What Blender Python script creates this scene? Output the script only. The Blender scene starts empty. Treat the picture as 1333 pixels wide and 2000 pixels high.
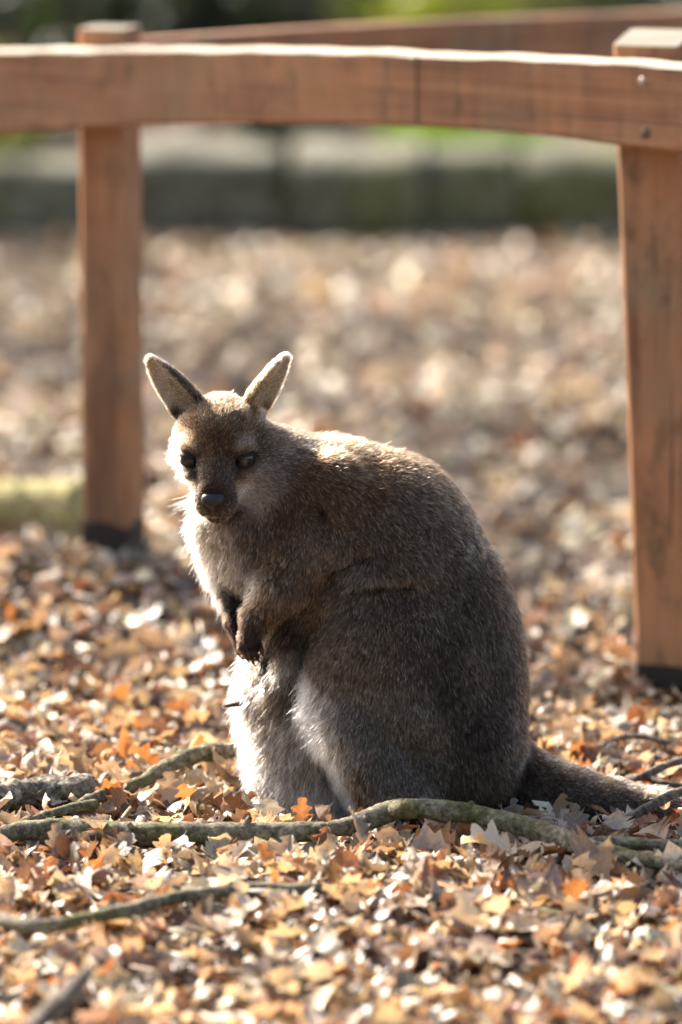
import bpy, math, random
import numpy as np
from mathutils import Vector, Matrix

rng = np.random.default_rng(7)
random.seed(7)
scene = bpy.context.scene

# ------------------------------------------------------------------ camera
F = 2000.0 * 200.0 / 36.0            # focal length in photo pixels
H = 1.51                             # camera height, metres
PITCH = math.atan(1730.0 / F)        # looking down
CP, SP = math.cos(PITCH), math.sin(PITCH)
Y0 = 7.22                            # the animal's own plane

cam_d = bpy.data.cameras.new('camera')
cam = bpy.data.objects.new('camera', cam_d)
scene.collection.objects.link(cam)
cam.location = (0, 0, H)
cam.rotation_euler = (math.pi / 2 - PITCH, 0, 0)
cam_d.sensor_fit = 'VERTICAL'
cam_d.sensor_height = 36.0
cam_d.sensor_width = 24.0
cam_d.lens = 200.0
cam_d.clip_start = 0.1
cam_d.clip_end = 2000.0
cam_d.dof.use_dof = True
cam_d.dof.focus_distance = 7.13
cam_d.dof.aperture_fstop = 2.3
scene.camera = cam

# ------------------------------------------------------------------ light
SUN_DIR = Vector((-0.58, 0.61, 0.60)).normalized()      # towards the sun
world = bpy.data.worlds.new('World')
scene.world = world
world.use_nodes = True
wn = world.node_tree.nodes
sky = wn.new('ShaderNodeTexSky')
sky.sky_type = 'NISHITA'
sky.sun_disc = False
sky.sun_elevation = math.asin(SUN_DIR.z)
sky.sun_rotation = math.atan2(SUN_DIR.x, SUN_DIR.y)
sky.air_density = 1.0
sky.dust_density = 5.0
sky.ozone_density = 0.6
world.node_tree.links.new(sky.outputs[0], wn['Background'].inputs[0])
wn['Background'].inputs[1].default_value = 0.10

sun_d = bpy.data.lights.new('sun', 'SUN')
sun_d.energy = 5.0
sun_d.angle = math.radians(0.53)
sun_d.color = (1.0, 0.93, 0.83)
sun = bpy.data.objects.new('sun', sun_d)
scene.collection.objects.link(sun)
sun.rotation_euler = (-SUN_DIR).to_track_quat('-Z', 'Y').to_euler()
sun.location = (-20, 14, 18)

vs = scene.view_settings
vs.view_transform = 'Standard'
vs.look = 'None'
vs.gamma = 1.0
vs.use_curve_mapping = False
vs.exposure = 1.92

scene.render.engine = 'CYCLES'
scene.cycles.use_denoising = True
try:
    scene.cycles.denoiser = 'OPENIMAGEDENOISE'
except Exception:
    pass
scene.cycles.max_bounces = 10
scene.cycles.transparent_max_bounces = 8
scene.cycles.sample_clamp_indirect = 8.0
scene.cycles_curves.shape = 'RIBBONS'
scene.cycles_curves.subdivisions = 2

# ------------------------------------------------------------------ helpers
COL = scene.collection


def ray(u, v):
    dx = (u - 666.5) / F
    dy = (1000.0 - v) / F
    return np.array([dx, CP + dy * SP, -SP + dy * CP])


def at_depth(u, v, Y):
    d = ray(u, v)
    t = Y / d[1]
    return np.array([d[0] * t, Y, H + d[2] * t])


def at_height(u, v, z=0.0):
    d = ray(u, v)
    t = (z - H) / d[2]
    return np.array([d[0] * t, d[1] * t, z])


def tag(o, label=None, cat=None, group=None, kind=None):
    if label: o['label'] = label
    if cat: o['category'] = cat
    if group: o['group'] = group
    if kind: o['kind'] = kind
    return o


def empty(name, loc=(0, 0, 0), parent=None):
    o = bpy.data.objects.new(name, None)
    o.location = loc
    o.empty_display_size = 0.1
    COL.objects.link(o)
    if parent: o.parent = parent
    return o


def mesh_np(name, V, faces, smooth=True):
    """V (n,3), faces: array (m,k) of one polygon size or list of such arrays"""
    me = bpy.data.meshes.new(name)
    V = np.asarray(V, np.float32)
    if isinstance(faces, np.ndarray): faces = [faces]
    faces = [np.asarray(f, np.int32) for f in faces if len(f)]
    me.vertices.add(len(V))
    me.vertices.foreach_set('co', V.ravel())
    nl = sum(f.size for f in faces)
    npoly = sum(len(f) for f in faces)
    me.loops.add(nl)
    me.polygons.add(npoly)
    me.loops.foreach_set('vertex_index', np.concatenate([f.ravel() for f in faces]))
    st, off = [], 0
    for f in faces:
        st.append(off + np.arange(len(f), dtype=np.int32) * f.shape[1])
        off += f.size
    me.polygons.foreach_set('loop_start', np.concatenate(st).astype(np.int32))
    me.polygons.foreach_set('use_smooth', np.full(npoly, bool(smooth)))
    me.update(calc_edges=True)
    me.validate()
    return me


def set_col(me, name, C):
    C = np.asarray(C, np.float32)
    if C.shape[1] == 3:
        C = np.concatenate([C, np.ones((len(C), 1), np.float32)], 1)
    a = me.attributes.new(name, 'FLOAT_COLOR', 'POINT')
    a.data.foreach_set('color', C.ravel())


def obj(name, me, material=None, parent=None, loc=(0, 0, 0)):
    o = bpy.data.objects.new(name, me)
    o.location = loc
    if material is not None and not len(me.materials): me.materials.append(material)
    COL.objects.link(o)
    if parent is not None: o.parent = parent
    return o


# value noise for geometry
def vnoise(P, scale, seed=0):
    P = np.asarray(P, float) * scale + seed * 17.31
    i = np.floor(P).astype(np.int64)
    f = P - i
    f = f * f * (3 - 2 * f)

    def hsh(a):
        n = a[..., 0] * 374761393 + a[..., 1] * 668265263 + a[..., 2] * 2147483647 + seed * 974634
        n = (n ^ (n >> 13)) * 1274126177
        n = n & 0x7fffffff
        return ((n ^ (n >> 16)) & 0xffff) / 65535.0
    out = 0
    for dx in (0, 1):
        for dy in (0, 1):
            for dz in (0, 1):
                w = (f[..., 0] if dx else 1 - f[..., 0]) * (f[..., 1] if dy else 1 - f[..., 1]) * (f[..., 2] if dz else 1 - f[..., 2])
                out = out + w * hsh(i + np.array([dx, dy, dz]))
    return out * 2 - 1


class N:
    """tiny node-tree writer"""
    def __init__(self, name):
        self.m = bpy.data.materials.new(name)
        self.m.use_nodes = True
        self.t = self.m.node_tree
        self.t.nodes.clear()
        self.out = self.t.nodes.new('ShaderNodeOutputMaterial')

    def n(self, typ, **kw):
        nd = self.t.nodes.new('ShaderNode' + typ)
        for k, v in kw.items():
            if k.startswith('_'):
                setattr(nd, k[1:], v)
            else:
                nd.inputs[k.replace('__', ' ')].default_value = v
        return nd

    def l(self, a, b):
        self.t.links.new(a, b)
        return b

    def coord(self, scale=(1, 1, 1), which='Object', rot=(0, 0, 0)):
        c = self.n('TexCoord')
        mp = self.n('Mapping')
        mp.inputs['Scale'].default_value = scale
        mp.inputs['Rotation'].default_value = rot
        self.l(c.outputs[which], mp.inputs['Vector'])
        return mp.outputs[0]

    def noise(self, vec, scale, detail=4, rough=0.55, dist=0.0):
        nd = self.n('TexNoise', Scale=scale, Detail=detail, Roughness=rough, Distortion=dist)
        self.l(vec, nd.inputs['Vector'])
        return nd.outputs['Fac']

    def ramp(self, fac, stops):
        r = self.n('ValToRGB')
        el = r.color_ramp.elements
        while len(el) < len(stops): el.new(0.5)
        for e, (p, c) in zip(el, stops):
            e.position = p
            e.color = (*c, 1) if len(c) == 3 else c
        self.l(fac, r.inputs[0])
        return r.outputs[0]

    def mix(self, fac, a, b, mode='MIX'):
        m = self.n('Mix', _data_type='RGBA', _blend_type=mode)
        for sock, val in ((m.inputs[0], fac), (m.inputs[6], a), (m.inputs[7], b)):
            if hasattr(val, 'links'):
                self.l(val, sock)
            elif isinstance(val, (int, float)):
                sock.default_value = val
            else:
                sock.default_value = (*val, 1) if len(val) == 3 else val
        return m.outputs[2]

    def bump(self, h, strength=0.3, dist=0.01, normal=None):
        b = self.n('Bump', Strength=strength, Distance=dist)
        self.l(h, b.inputs['Height'])
        if normal is not None: self.l(normal, b.inputs['Normal'])
        return b.outputs[0]

    def principled(self, col, rough=0.6, normal=None, spec=0.4):
        p = self.n('BsdfPrincipled')
        for sock, val in (('Base Color', col), ('Roughness', rough)):
            if hasattr(val, 'links'):
                self.l(val, p.inputs[sock])
            elif isinstance(val, (int, float)):
                p.inputs[sock].default_value = val
            else:
                p.inputs[sock].default_value = (*val, 1)
        p.inputs['Specular IOR Level'].default_value = spec
        if normal is not None: self.l(normal, p.inputs['Normal'])
        return p

    def done(self, shader):
        self.l(shader.outputs[0] if hasattr(shader, 'outputs') else shader, self.out.inputs['Surface'])
        return self.m


# ------------------------------------------------------------------ materials
def mat_soil():
    k = N('leaf_mould')
    c = k.coord()
    col = k.ramp(k.noise(c, 9, 6, 0.65), [(0.3, (0.035, 0.022, 0.014)), (0.55, (0.10, 0.065, 0.042)), (0.75, (0.19, 0.13, 0.085))])
    v = k.n('TexVoronoi', Scale=38.0)
    k.l(c, v.inputs['Vector'])
    col2 = k.mix(0.55, col, k.ramp(v.outputs['Color'], [(0.2, (0.028, 0.018, 0.012)), (0.6, (0.09, 0.055, 0.034)), (0.9, (0.19, 0.13, 0.085))]))
    b = k.bump(v.outputs['Distance'], 0.9, 0.02)
    return k.done(k.principled(col2, 0.8, b, 0.2))


def mat_wood(name, tint=(1, 1, 1), axis='Z'):
    k = N(name)
    if axis == 'Z':
        gs, ss = (46, 46, 1.6), (6, 6, 22)
    else:
        gs, ss = (1.6, 46, 46), (30, 1, 4)
    g = k.coord(gs)
    grain = k.noise(g, 1.0, 6, 0.6, 0.6)
    base = k.ramp(grain, [(0.25, (0.085, 0.038, 0.017)), (0.46, (0.205, 0.094, 0.045)), (0.62, (0.275, 0.135, 0.066)), (0.85, (0.35, 0.19, 0.10))])
    c = k.coord()
    big = k.noise(c, 7.0, 5, 0.6)
    base = k.mix(k.ramp(big, [(0.40, (0, 0, 0)), (0.66, (0.75, 0.75, 0.75))]), base, (0.20, 0.145, 0.095))
    base = k.mix(k.ramp(k.noise(c, 3.1, 4, 0.6), [(0.42, (0, 0, 0)), (0.62, (0.6, 0.6, 0.6))]), base, (0.36, 0.17, 0.085))
    stain = k.noise(k.coord(gs if axis != 'Z' else (20, 20, 3)), 0.55, 4, 0.7)
    base = k.mix(k.ramp(stain, [(0.54, (0, 0, 0)), (0.70, (0.85, 0.85, 0.85))]), base, (0.070, 0.036, 0.021))
    saw = k.noise(k.coord(ss), 1.0, 2, 0.4)
    base = k.mix(0.55 if axis == 'X' else 0.15, base, k.ramp(saw, [(0.3, (0.72, 0.7, 0.68)), (0.7, (1.15, 1.12, 1.1))]), 'MULTIPLY')
    mold = k.noise(k.coord((1, 1, 0.45) if axis == 'Z' else (1.6, 1, 0.55)), 19.0, 7, 0.72)
    base = k.mix(k.ramp(mold, [(0.52, (0, 0, 0)), (0.68, (0.75, 0.75, 0.75))]), base, (0.075, 0.050, 0.030))
    crack = k.noise(k.coord((90, 90, 1.1) if axis == 'Z' else (1.1, 90, 90)), 1.0, 3, 0.5, 0.3)
    cf = k.ramp(crack, [(0.66, (0, 0, 0)), (0.70, (0.85, 0.85, 0.85))])
    base = k.mix(cf, base, (0.035, 0.018, 0.010))
    vk = k.n('TexVoronoi', Scale=1.0)
    k.l(k.coord((9, 9, 3.2) if axis == 'Z' else (3.2, 9, 9)), vk.inputs['Vector'])
    base = k.mix(k.ramp(vk.outputs['Distance'], [(0.04, (0.8, 0.8, 0.8)), (0.11, (0, 0, 0))]), base, (0.05, 0.024, 0.013))
    base = k.mix(1.0, base, tint, 'MULTIPLY')
    b = k.bump(grain, 0.35, 0.004)
    b = k.bump(k.ramp(crack, [(0.62, (1, 1, 1)), (0.70, (0, 0, 0))]), 0.5, 0.004, b)
    b = k.bump(saw, 0.15 if axis == 'X' else 0.03, 0.003, b)
    return k.done(k.principled(base, 0.62, b, 0.35))


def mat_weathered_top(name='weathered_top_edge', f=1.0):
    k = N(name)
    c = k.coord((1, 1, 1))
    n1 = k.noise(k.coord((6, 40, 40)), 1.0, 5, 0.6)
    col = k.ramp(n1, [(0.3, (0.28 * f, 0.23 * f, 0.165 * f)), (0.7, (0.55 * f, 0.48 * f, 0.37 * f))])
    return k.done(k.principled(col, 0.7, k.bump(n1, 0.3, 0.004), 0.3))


def mat_bark(name, dark, mid, light, moss=0.5, scale=1.0):
    k = N(name)
    c = k.coord()
    n1 = k.noise(c, 110 * scale, 8, 0.75)
    col = k.ramp(n1, [(0.36, dark), (0.5, mid), (0.66, light)])
    n2 = k.noise(c, 16 * scale, 5, 0.65)
    lich = k.ramp(k.noise(c, 34 * scale, 4, 0.7), [(0.6, (0, 0, 0)), (0.7, (0.7, 0.7, 0.7))])
    col = k.mix(lich, col, (0.42, 0.41, 0.34))
    if moss:
        fac = k.ramp(n2, [(0.62 - 0.3 * moss, (0, 0, 0)), (0.80 - 0.3 * moss, (0.85, 0.85, 0.85))])
        col = k.mix(fac, col, k.ramp(n1, [(0.35, (0.045, 0.050, 0.012)), (0.65, (0.19, 0.18, 0.045))]))
    b = k.bump(n1, 1.0, 0.008)
    b = k.bump(n2, 0.8, 0.012, b)
    return k.done(k.principled(col, 0.8, b, 0.25))


def mat_leaf(name, trans=0.35, rough=0.42, attr='col', green=False, tint=(1.22, 0.90, 0.62)):
    k = N(name)
    a = k.n('Attribute', _attribute_name=attr)
    c = k.coord()
    n1 = k.noise(c, 150, 4, 0.7)
    col = k.mix(0.75, a.outputs['Color'], k.ramp(n1, [(0.3, (0.55, 0.5, 0.46)), (0.52, (1, 1, 1)), (0.75, (1.25, 1.22, 1.2))]), 'MULTIPLY')
    n2 = k.noise(c, 60, 3, 0.6)
    col = k.mix(k.ramp(n2, [(0.6, (0, 0, 0)), (0.75, (0.5, 0.5, 0.5))]), col, k.mix(0.65, col, (0.05, 0.028, 0.016)))
    uvn = k.n('Attribute', _attribute_name='luv')
    sp = k.n('SeparateColor')
    k.l(uvn.outputs['Color'], sp.inputs[0])

    def mth(op, x, y):
        m_ = k.n('Math', _operation=op)
        for i_, v_ in enumerate((x, y)):
            if hasattr(v_, 'links'): k.l(v_, m_.inputs[i_])
            else: m_.inputs[i_].default_value = v_
        return m_.outputs[0]
    side_v = mth('PINGPONG', mth('SUBTRACT', mth('MULTIPLY', sp.outputs[1], 9.0), mth('MULTIPLY', sp.outputs[0], 1.6)), 0.5)
    vein = mth('MINIMUM', mth('MULTIPLY', sp.outputs[0], 3.0), mth('ADD', side_v, 0.02))
    vmask = mth('MULTIPLY', k.ramp(vein, [(0.05, (1, 1, 1)), (0.14, (0, 0, 0))]), sp.outputs[2])
    col = k.mix(mth('MULTIPLY', vmask, 0.45), col, k.mix(0.55, col, (0.62, 0.52, 0.38)))
    b = k.bump(k.noise(c, 240, 3, 0.6), 0.35, 0.002)
    b = k.bump(vmask, 0.5, 0.0015, b)
    p = k.principled(col, rough, b, 0.42)
    t = k.n('BsdfTranslucent')
    if green:
        tc = k.mix(1.0, col, (1.2, 1.35, 0.5), 'MULTIPLY')
    else:
        tc = k.mix(1.0, col, tint, 'MULTIPLY')
    k.l(tc, t.inputs['Color'])
    mx = k.n('MixShader')
    mx.inputs[0].default_value = trans
    k.l(p.outputs[0], mx.inputs[1])
    k.l(t.outputs[0], mx.inputs[2])
    return k.done(mx)


def mat_plain(name, col, rough=0.5, spec=0.4, coat=0.0):
    k = N(name)
    c = k.coord()
    n1 = k.noise(c, 220, 4, 0.6)
    cc = k.mix(0.6, col, k.ramp(n1, [(0.3, (0.6, 0.6, 0.6)), (0.7, (1.3, 1.3, 1.3))]), 'MULTIPLY')
    p = k.principled(cc, rough, k.bump(n1, 0.25, 0.002), spec)
    p.inputs['Coat Weight'].default_value = coat
    return k.done(p)


M = {}
M['soil'] = mat_soil()
M['wood_post'] = mat_wood('brown_timber_post', (1.36, 1.25, 1.06), axis='Z')
M['wood_rail'] = mat_wood('brown_timber_rail', (1.24, 1.17, 1.04), axis='X')
M['wood_top'] = mat_weathered_top()
M['wood_cap'] = mat_weathered_top('weathered_end_grain', 0.42)
M['foot_dark'] = mat_plain('dark_foot_timber', (0.030, 0.022, 0.016), 0.7, 0.3)
M['screw'] = mat_plain('rusty_screw', (0.10, 0.06, 0.04), 0.45, 0.5)
M['screw_pale'] = mat_plain('zinc_screw', (0.45, 0.36, 0.25), 0.4, 0.5)
M['branch'] = mat_bark('mossy_branch_bark', (0.05, 0.040, 0.024), (0.21, 0.175, 0.115), (0.46, 0.40, 0.28), 0.55)
M['twig'] = mat_bark('grey_twig_bark', (0.05, 0.038, 0.028), (0.17, 0.13, 0.095), (0.34, 0.28, 0.21), 0.0)
M['old_bark'] = mat_bark('rough_old_bark', (0.035, 0.026, 0.018), (0.20, 0.165, 0.12), (0.58, 0.53, 0.43), 0.15, 0.8)
M['log'] = mat_bark('lichened_stone', (0.040, 0.036, 0.023), (0.115, 0.105, 0.07), (0.235, 0.225, 0.165), 0.42, 0.16)
M['trunk'] = mat_bark('tree_bark', (0.04, 0.035, 0.028), (0.12, 0.11, 0.09), (0.26, 0.25, 0.21), 0.35, 0.15)
M['leaf'] = mat_leaf('dry_oak_leaf', 0.30, 0.42)
M['leaf_far'] = mat_leaf('bleached_leaf', 0.16, 0.58, tint=(1.15, 0.92, 0.70))
M['chip'] = mat_leaf('wood_chip', 0.0, 0.6)
M['green'] = mat_leaf('green_foliage', 0.45, 0.4, green=True)


# ------------------------------------------------------------------ ground
def ground_z(x, y):
    x = np.asarray(x, float)
    y = np.asarray(y, float)
    P = np.stack([x, y, np.zeros_like(x)], -1)
    near = np.clip((30 - np.abs(y)) / 20, 0, 1)
    z = near * (0.018 * vnoise(P, 1.7, 3) + 0.010 * vnoise(P, 5.1, 5))
    # leaf bank along the foot of the left post, falling away behind it
    bank = 0.090 * np.exp(-((y - 8.56) / 0.36) ** 2) * (1 / (1 + np.exp((x + 0.02) / 0.10)))
    z = z + bank
    # flatten under the animal
    fl = np.exp(-(((x - 0.05) / 0.45) ** 2 + ((y - 7.1) / 0.35) ** 2) ** 2)
    return z * (1 - fl)


def build_ground():
    def axis(lo, hi, step, far):
        a = list(np.arange(lo, hi + 1e-6, step))
        s, x = step, hi
        while x < far:
            s *= 1.35
            x += s
            a.append(x)
        s, x = step, lo
        b = []
        while x > -far:
            s *= 1.35
            x -= s
            b.append(x)
        return np.array(b[::-1] + a)
    xs = axis(-2.2, 2.2, 0.05, 600)
    ys = axis(4.6, 15.0, 0.05, 600)
    X, Y = np.meshgrid(xs, ys, indexing='ij')
    Z = ground_z(X, Y)
    V = np.stack([X, Y, Z], -1).reshape(-1, 3)
    nx, ny = len(xs), len(ys)
    i = np.arange(nx * ny).reshape(nx, ny)
    Q = np.stack([i[:-1, :-1], i[1:, :-1], i[1:, 1:], i[:-1, 1:]], -1).reshape(-1, 4)
    return tag(obj('ground', mesh_np('ground', V, Q), M['soil']), kind='structure')


build_ground()


# ------------------------------------------------------------------ fence
def prism_strip(path_bottom, path_top, thick_vec, bev=0.004):
    """A board following two edge polylines, extruded by thick_vec, with small chamfers."""
    B = np.asarray(path_bottom, float)
    T = np.asarray(path_top, float)
    t = np.asarray(thick_vec, float)
    n = t / np.linalg.norm(t)
    up = np.array([0, 0, 1.0])
    rings = []
    for b, tp in zip(B, T):
        rings.append([b + up * bev, b + n * bev, b + t - n * bev, b + t + up * bev,
                      tp + t - up * bev, tp + t - n * bev, tp + n * bev, tp - up * bev])
    V = np.array(rings).reshape(-1, 3)
    k = 8
    Q = []
    for i in range(len(B) - 1):
        for j in range(k):
            Q.append([i * k + j, i * k + (j + 1) % k, (i + 1) * k + (j + 1) % k, (i + 1) * k + j])
    caps = [list(range(k))[::-1], [(len(B) - 1) * k + j for j in range(k)]]
    return V, np.array(Q), np.array(caps)


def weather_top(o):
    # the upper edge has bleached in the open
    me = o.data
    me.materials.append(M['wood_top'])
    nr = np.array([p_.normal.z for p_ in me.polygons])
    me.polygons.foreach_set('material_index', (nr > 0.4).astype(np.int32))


fence = empty('timber_fence', (0.0, 8.4, 0.0))
tag(fence, 'reddish brown timber post and rail fence standing behind the wallaby', 'fence')
FL = np.array(fence.location)


def post(u_l0, v0, u_l1, v1, Ydepth, width, depth, yaw, top_slope=0.0, foot=0.1, cap='wood_top'):
    """u_l0,v0: top left corner pixel; u_l1,v1: bottom left corner pixel."""
    a = at_depth(u_l0, v0, Ydepth)
    b = at_depth(u_l1, v1, Ydepth)
    ax = np.array([math.cos(yaw), math.sin(yaw), 0.0])
    ay = np.array([-math.sin(yaw), math.cos(yaw), 0.0])
    ns = 15
    V, ring = [], 12
    ch = 0.005
    prof = [(ch, 0), (width * .5, -0.001), (width - ch, 0), (width, ch), (width + .001, depth * .5), (width, depth - ch), (width - ch, depth), (width * .5, depth), (ch, depth), (0, depth - ch), (-.001, depth * .5), (0, ch)]
    bb = b.copy()
    bb[2] = -0.12
    for i in range(ns + 1):
        f = i / ns
        c = bb * (1 - f) + a * f
        for (px, py) in prof:
            p = c + ax * px + ay * py
            jit = 0.0012 * vnoise(np.array([[px * 30, py * 30, c[2] * 4 + u_l0]]), 1.0, 2)[0]
            p = p + (ax + ay) * jit
            if i == ns: p[2] += top_slope * py
            V.append(p)
    V = np.array(V) - FL
    Q = [[i * ring + j, i * ring + (j + 1) % ring, (i + 1) * ring + (j + 1) % ring, (i + 1) * ring + j] for i in range(ns) for j in range(ring)]
    caps = np.array([list(range(ring))[::-1], [ns * ring + j for j in range(ring)]])
    me = mesh_np('post', V, [np.array(Q), caps], smooth=False)
    me.materials.append(M['wood_post'])
    me.materials.append(M[cap])
    me.polygons[len(me.polygons) - 1].material_index = 1
    po = obj('post', me, None, fence)
    # dark band round the foot, a little proud of the timber
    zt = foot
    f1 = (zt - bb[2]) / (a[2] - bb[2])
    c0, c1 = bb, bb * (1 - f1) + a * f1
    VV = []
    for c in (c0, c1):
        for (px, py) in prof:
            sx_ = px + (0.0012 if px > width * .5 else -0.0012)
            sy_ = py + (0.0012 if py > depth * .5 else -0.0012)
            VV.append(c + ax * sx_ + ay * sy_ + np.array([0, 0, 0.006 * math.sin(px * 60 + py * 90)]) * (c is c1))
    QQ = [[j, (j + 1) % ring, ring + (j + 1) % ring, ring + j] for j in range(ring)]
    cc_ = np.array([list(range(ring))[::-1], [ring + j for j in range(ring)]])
    obj('dark_foot', mesh_np('dark_foot', np.array(VV) - FL, [np.array(QQ), cc_], smooth=False), M['foot_dark'], po)
    return po


YL, YR = 8.62, 7.95
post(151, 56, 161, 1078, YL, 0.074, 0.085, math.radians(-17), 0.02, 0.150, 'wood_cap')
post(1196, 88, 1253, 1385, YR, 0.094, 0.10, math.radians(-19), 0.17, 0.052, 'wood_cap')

# front rail: a waney board whose edges follow the photograph, on a vertical plane in front of both posts
pL = at_depth(150, 200, YL - 0.064)
pR = at_depth(1196, 200, YR - 0.064)
dr = (pR - pL)
dr[2] = 0
dr /= np.linalg.norm(dr)
nrm = np.array([dr[1], -dr[0], 0.0])          # towards the camera
if nrm[1] > 0: nrm = -nrm


def on_plane(u, v, p0, n):
    d = ray(u, v)
    o = np.array([0, 0, H])
    t = np.dot(p0 - o, n) / np.dot(d, n)
    return o + d * t


us = np.linspace(-560, 1760, 59)
top_px = np.interp(us, [-560, -200, 0, 180, 350, 500, 640, 760, 812, 900, 1050, 1200, 1333, 1760], [112, 101, 97, 95, 94, 95, 97, 101, 105, 107, 112, 119, 128, 160])
bot_px = np.interp(us, [-560, -200, 0, 150, 300, 450, 600, 700, 850, 1000, 1100, 1200, 1333, 1760], [330, 285, 262, 250, 246, 242, 242, 244, 249, 260, 270, 284, 300, 365])
top_px = top_px + 1.2 * np.sin(us * 0.05) + 0.8 * np.sin(us * 0.13)
Bp = [on_plane(u, v, pL, nrm) for u, v in zip(us, bot_px)]
Tp = [on_plane(u, v, pL, nrm) for u, v in zip(us, top_px)]
V, Q, caps = prism_strip(Bp, Tp, -nrm * 0.05, 0.005)
# rail frame: local x along the rail so that the grain follows it
ang = math.atan2(dr[1], dr[0])
Rz = np.array([[math.cos(ang), -math.sin(ang), 0], [math.sin(ang), math.cos(ang), 0], [0, 0, 1]])
Vl = (V - pL) @ Rz
ro = obj('rail', mesh_np('rail', Vl, [Q, caps], smooth=False), M['wood_rail'], fence)
ro.location = pL - FL
ro.rotation_euler = (0, 0, ang)
weather_top(ro)
# saw joint across the board (a dark groove of its own)
j0 = on_plane(812, 108, pL + nrm * 0.0015, nrm)
j1 = on_plane(812, 246, pL + nrm * 0.0015, nrm)


def tube(path, radii, seg=10, jitter=0.0, seed=0, cap=True):
    """swept tube; returns V,Q,caps"""
    P = np.asarray(path, float)
    n = len(P)
    T = np.gradient(P, axis=0)
    T /= np.linalg.norm(T, axis=1)[:, None] + 1e-12
    up = np.array([0, 0, 1.0])
    if abs(T[0] @ up) > 0.9: up = np.array([1.0, 0, 0])
    V = []
    for i in range(n):
        s = np.cross(T[i], up)
        s /= np.linalg.norm(s)
        u2 = np.cross(s, T[i])
        a = np.arange(seg) / seg * 2 * np.pi
        ring = P[i] + radii[i] * (np.cos(a)[:, None] * s + np.sin(a)[:, None] * u2)
        if jitter:
            q = np.stack([np.cos(a) * 1.3, np.sin(a) * 1.3, np.full(seg, i * 0.35)], -1)
            w = vnoise(q, 1.0, seed) * 0.6 + vnoise(q, 2.7, seed + 3) * 0.4 + vnoise(q, 6.1, seed + 5) * 0.25
            ring = P[i] + (ring - P[i]) * (1 + jitter * w)[:, None]
        V.append(ring)
    V = np.array(V).reshape(-1, 3)
    Q = np.array([[i * seg + j, i * seg + (j + 1) % seg, (i + 1) * seg + (j + 1) % seg, (i + 1) * seg + j] for i in range(n - 1) for j in range(seg)])
    caps = np.array([list(range(seg))[::-1], [(n - 1) * seg + j for j in range(seg)]])
    return V, Q, caps


def screw_at(u, v, r, name, m):
    c = on_plane(u, v, pL, nrm)
    V, Q, cp = tube([c - nrm * 0.02, c + nrm * 0.0005, c + nrm * 0.0022, c + nrm * 0.003], [r, r, r * .9, r * .45], 14)
    return obj(name, mesh_np(name, V - FL, [Q, cp]), m, fence)


screw_at(1256, 158, 0.0062, 'screw', M['screw_pale'])
screw_at(1261, 260, 0.0080, 'screw', M['screw'])
gV, gQ, gC = prism_strip([j1, j1 + dr * 0.0022], [j0, j0 + dr * 0.0022], -nrm * 0.01, 0.0004)
obj('saw_joint', mesh_np('saw_joint', gV - FL, [gQ, gC], smooth=False), M['screw'], fence)

# back rail: leaves the corner post and recedes to the right
qa = at_depth(212, 82, YL + 0.12)
zr = qa[2] + 0.002
qb = np.array([0.85, 0, zr])
# level: find the depth where pixel (1333, 20) meets the height
dd = ray(1333, 17)
tt = (zr - H) / dd[2]
qb = np.array([dd[0] * tt, dd[1] * tt, zr])
dirb = (qb - qa)
dirb[2] = 0
Lb = np.linalg.norm(dirb)
dirb /= Lb
nb = np.array([dirb[1], -dirb[0], 0])
ts = np.linspace(0, Lb + 1.6, 30)
wav = 0.004 * np.sin(ts * 3.1)
V, Q, caps = prism_strip([qa + dirb * t + np.array([0, 0, -0.125 + w]) for t, w in zip(ts, wav)], [qa + dirb * t + np.array([0, 0, w]) for t, w in zip(ts, wav)], -nb * 0.045, 0.005)
ang2 = math.atan2(dirb[1], dirb[0])
Rz2 = np.array([[math.cos(ang2), -math.sin(ang2), 0], [math.sin(ang2), math.cos(ang2), 0], [0, 0, 1]])
ro2 = obj('rail', mesh_np('rail', (V - qa) @ Rz2, [Q, caps], smooth=False), M['wood_rail'], fence)
ro2.location = qa - FL
ro2.rotation_euler = (0, 0, ang2)
# the far post that carries it, outside the frame
pe = qa + dirb * (Lb + 1.3) - nb * 0.05
V, Q, caps = prism_strip([np.array([pe[0], pe[1], -0.1]), np.array([pe[0], pe[1], -0.1]) + dirb * 0.095], [np.array([pe[0], pe[1], zr + 0.05]), np.array([pe[0], pe[1], zr + 0.05]) + dirb * 0.095], -nb * 0.095, 0.005)
obj('post', mesh_np('post', V - FL, [Q, caps], smooth=False), M['wood_post'], fence)


# the next post along the front rail, outside the frame
pw = on_plane(-440, 300, pL - nrm * 0.052, nrm)
pw0, pw1 = np.array([pw[0], pw[1], -0.1]), np.array([pw[0], pw[1], 0.86])
V, Q, caps = prism_strip([pw0, pw0 + dr * 0.085], [pw1, pw1 + dr * 0.085], -nrm * 0.085, 0.005)
obj('post', mesh_np('post', V - FL, [Q, caps], smooth=False), M['wood_post'], fence)


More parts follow.
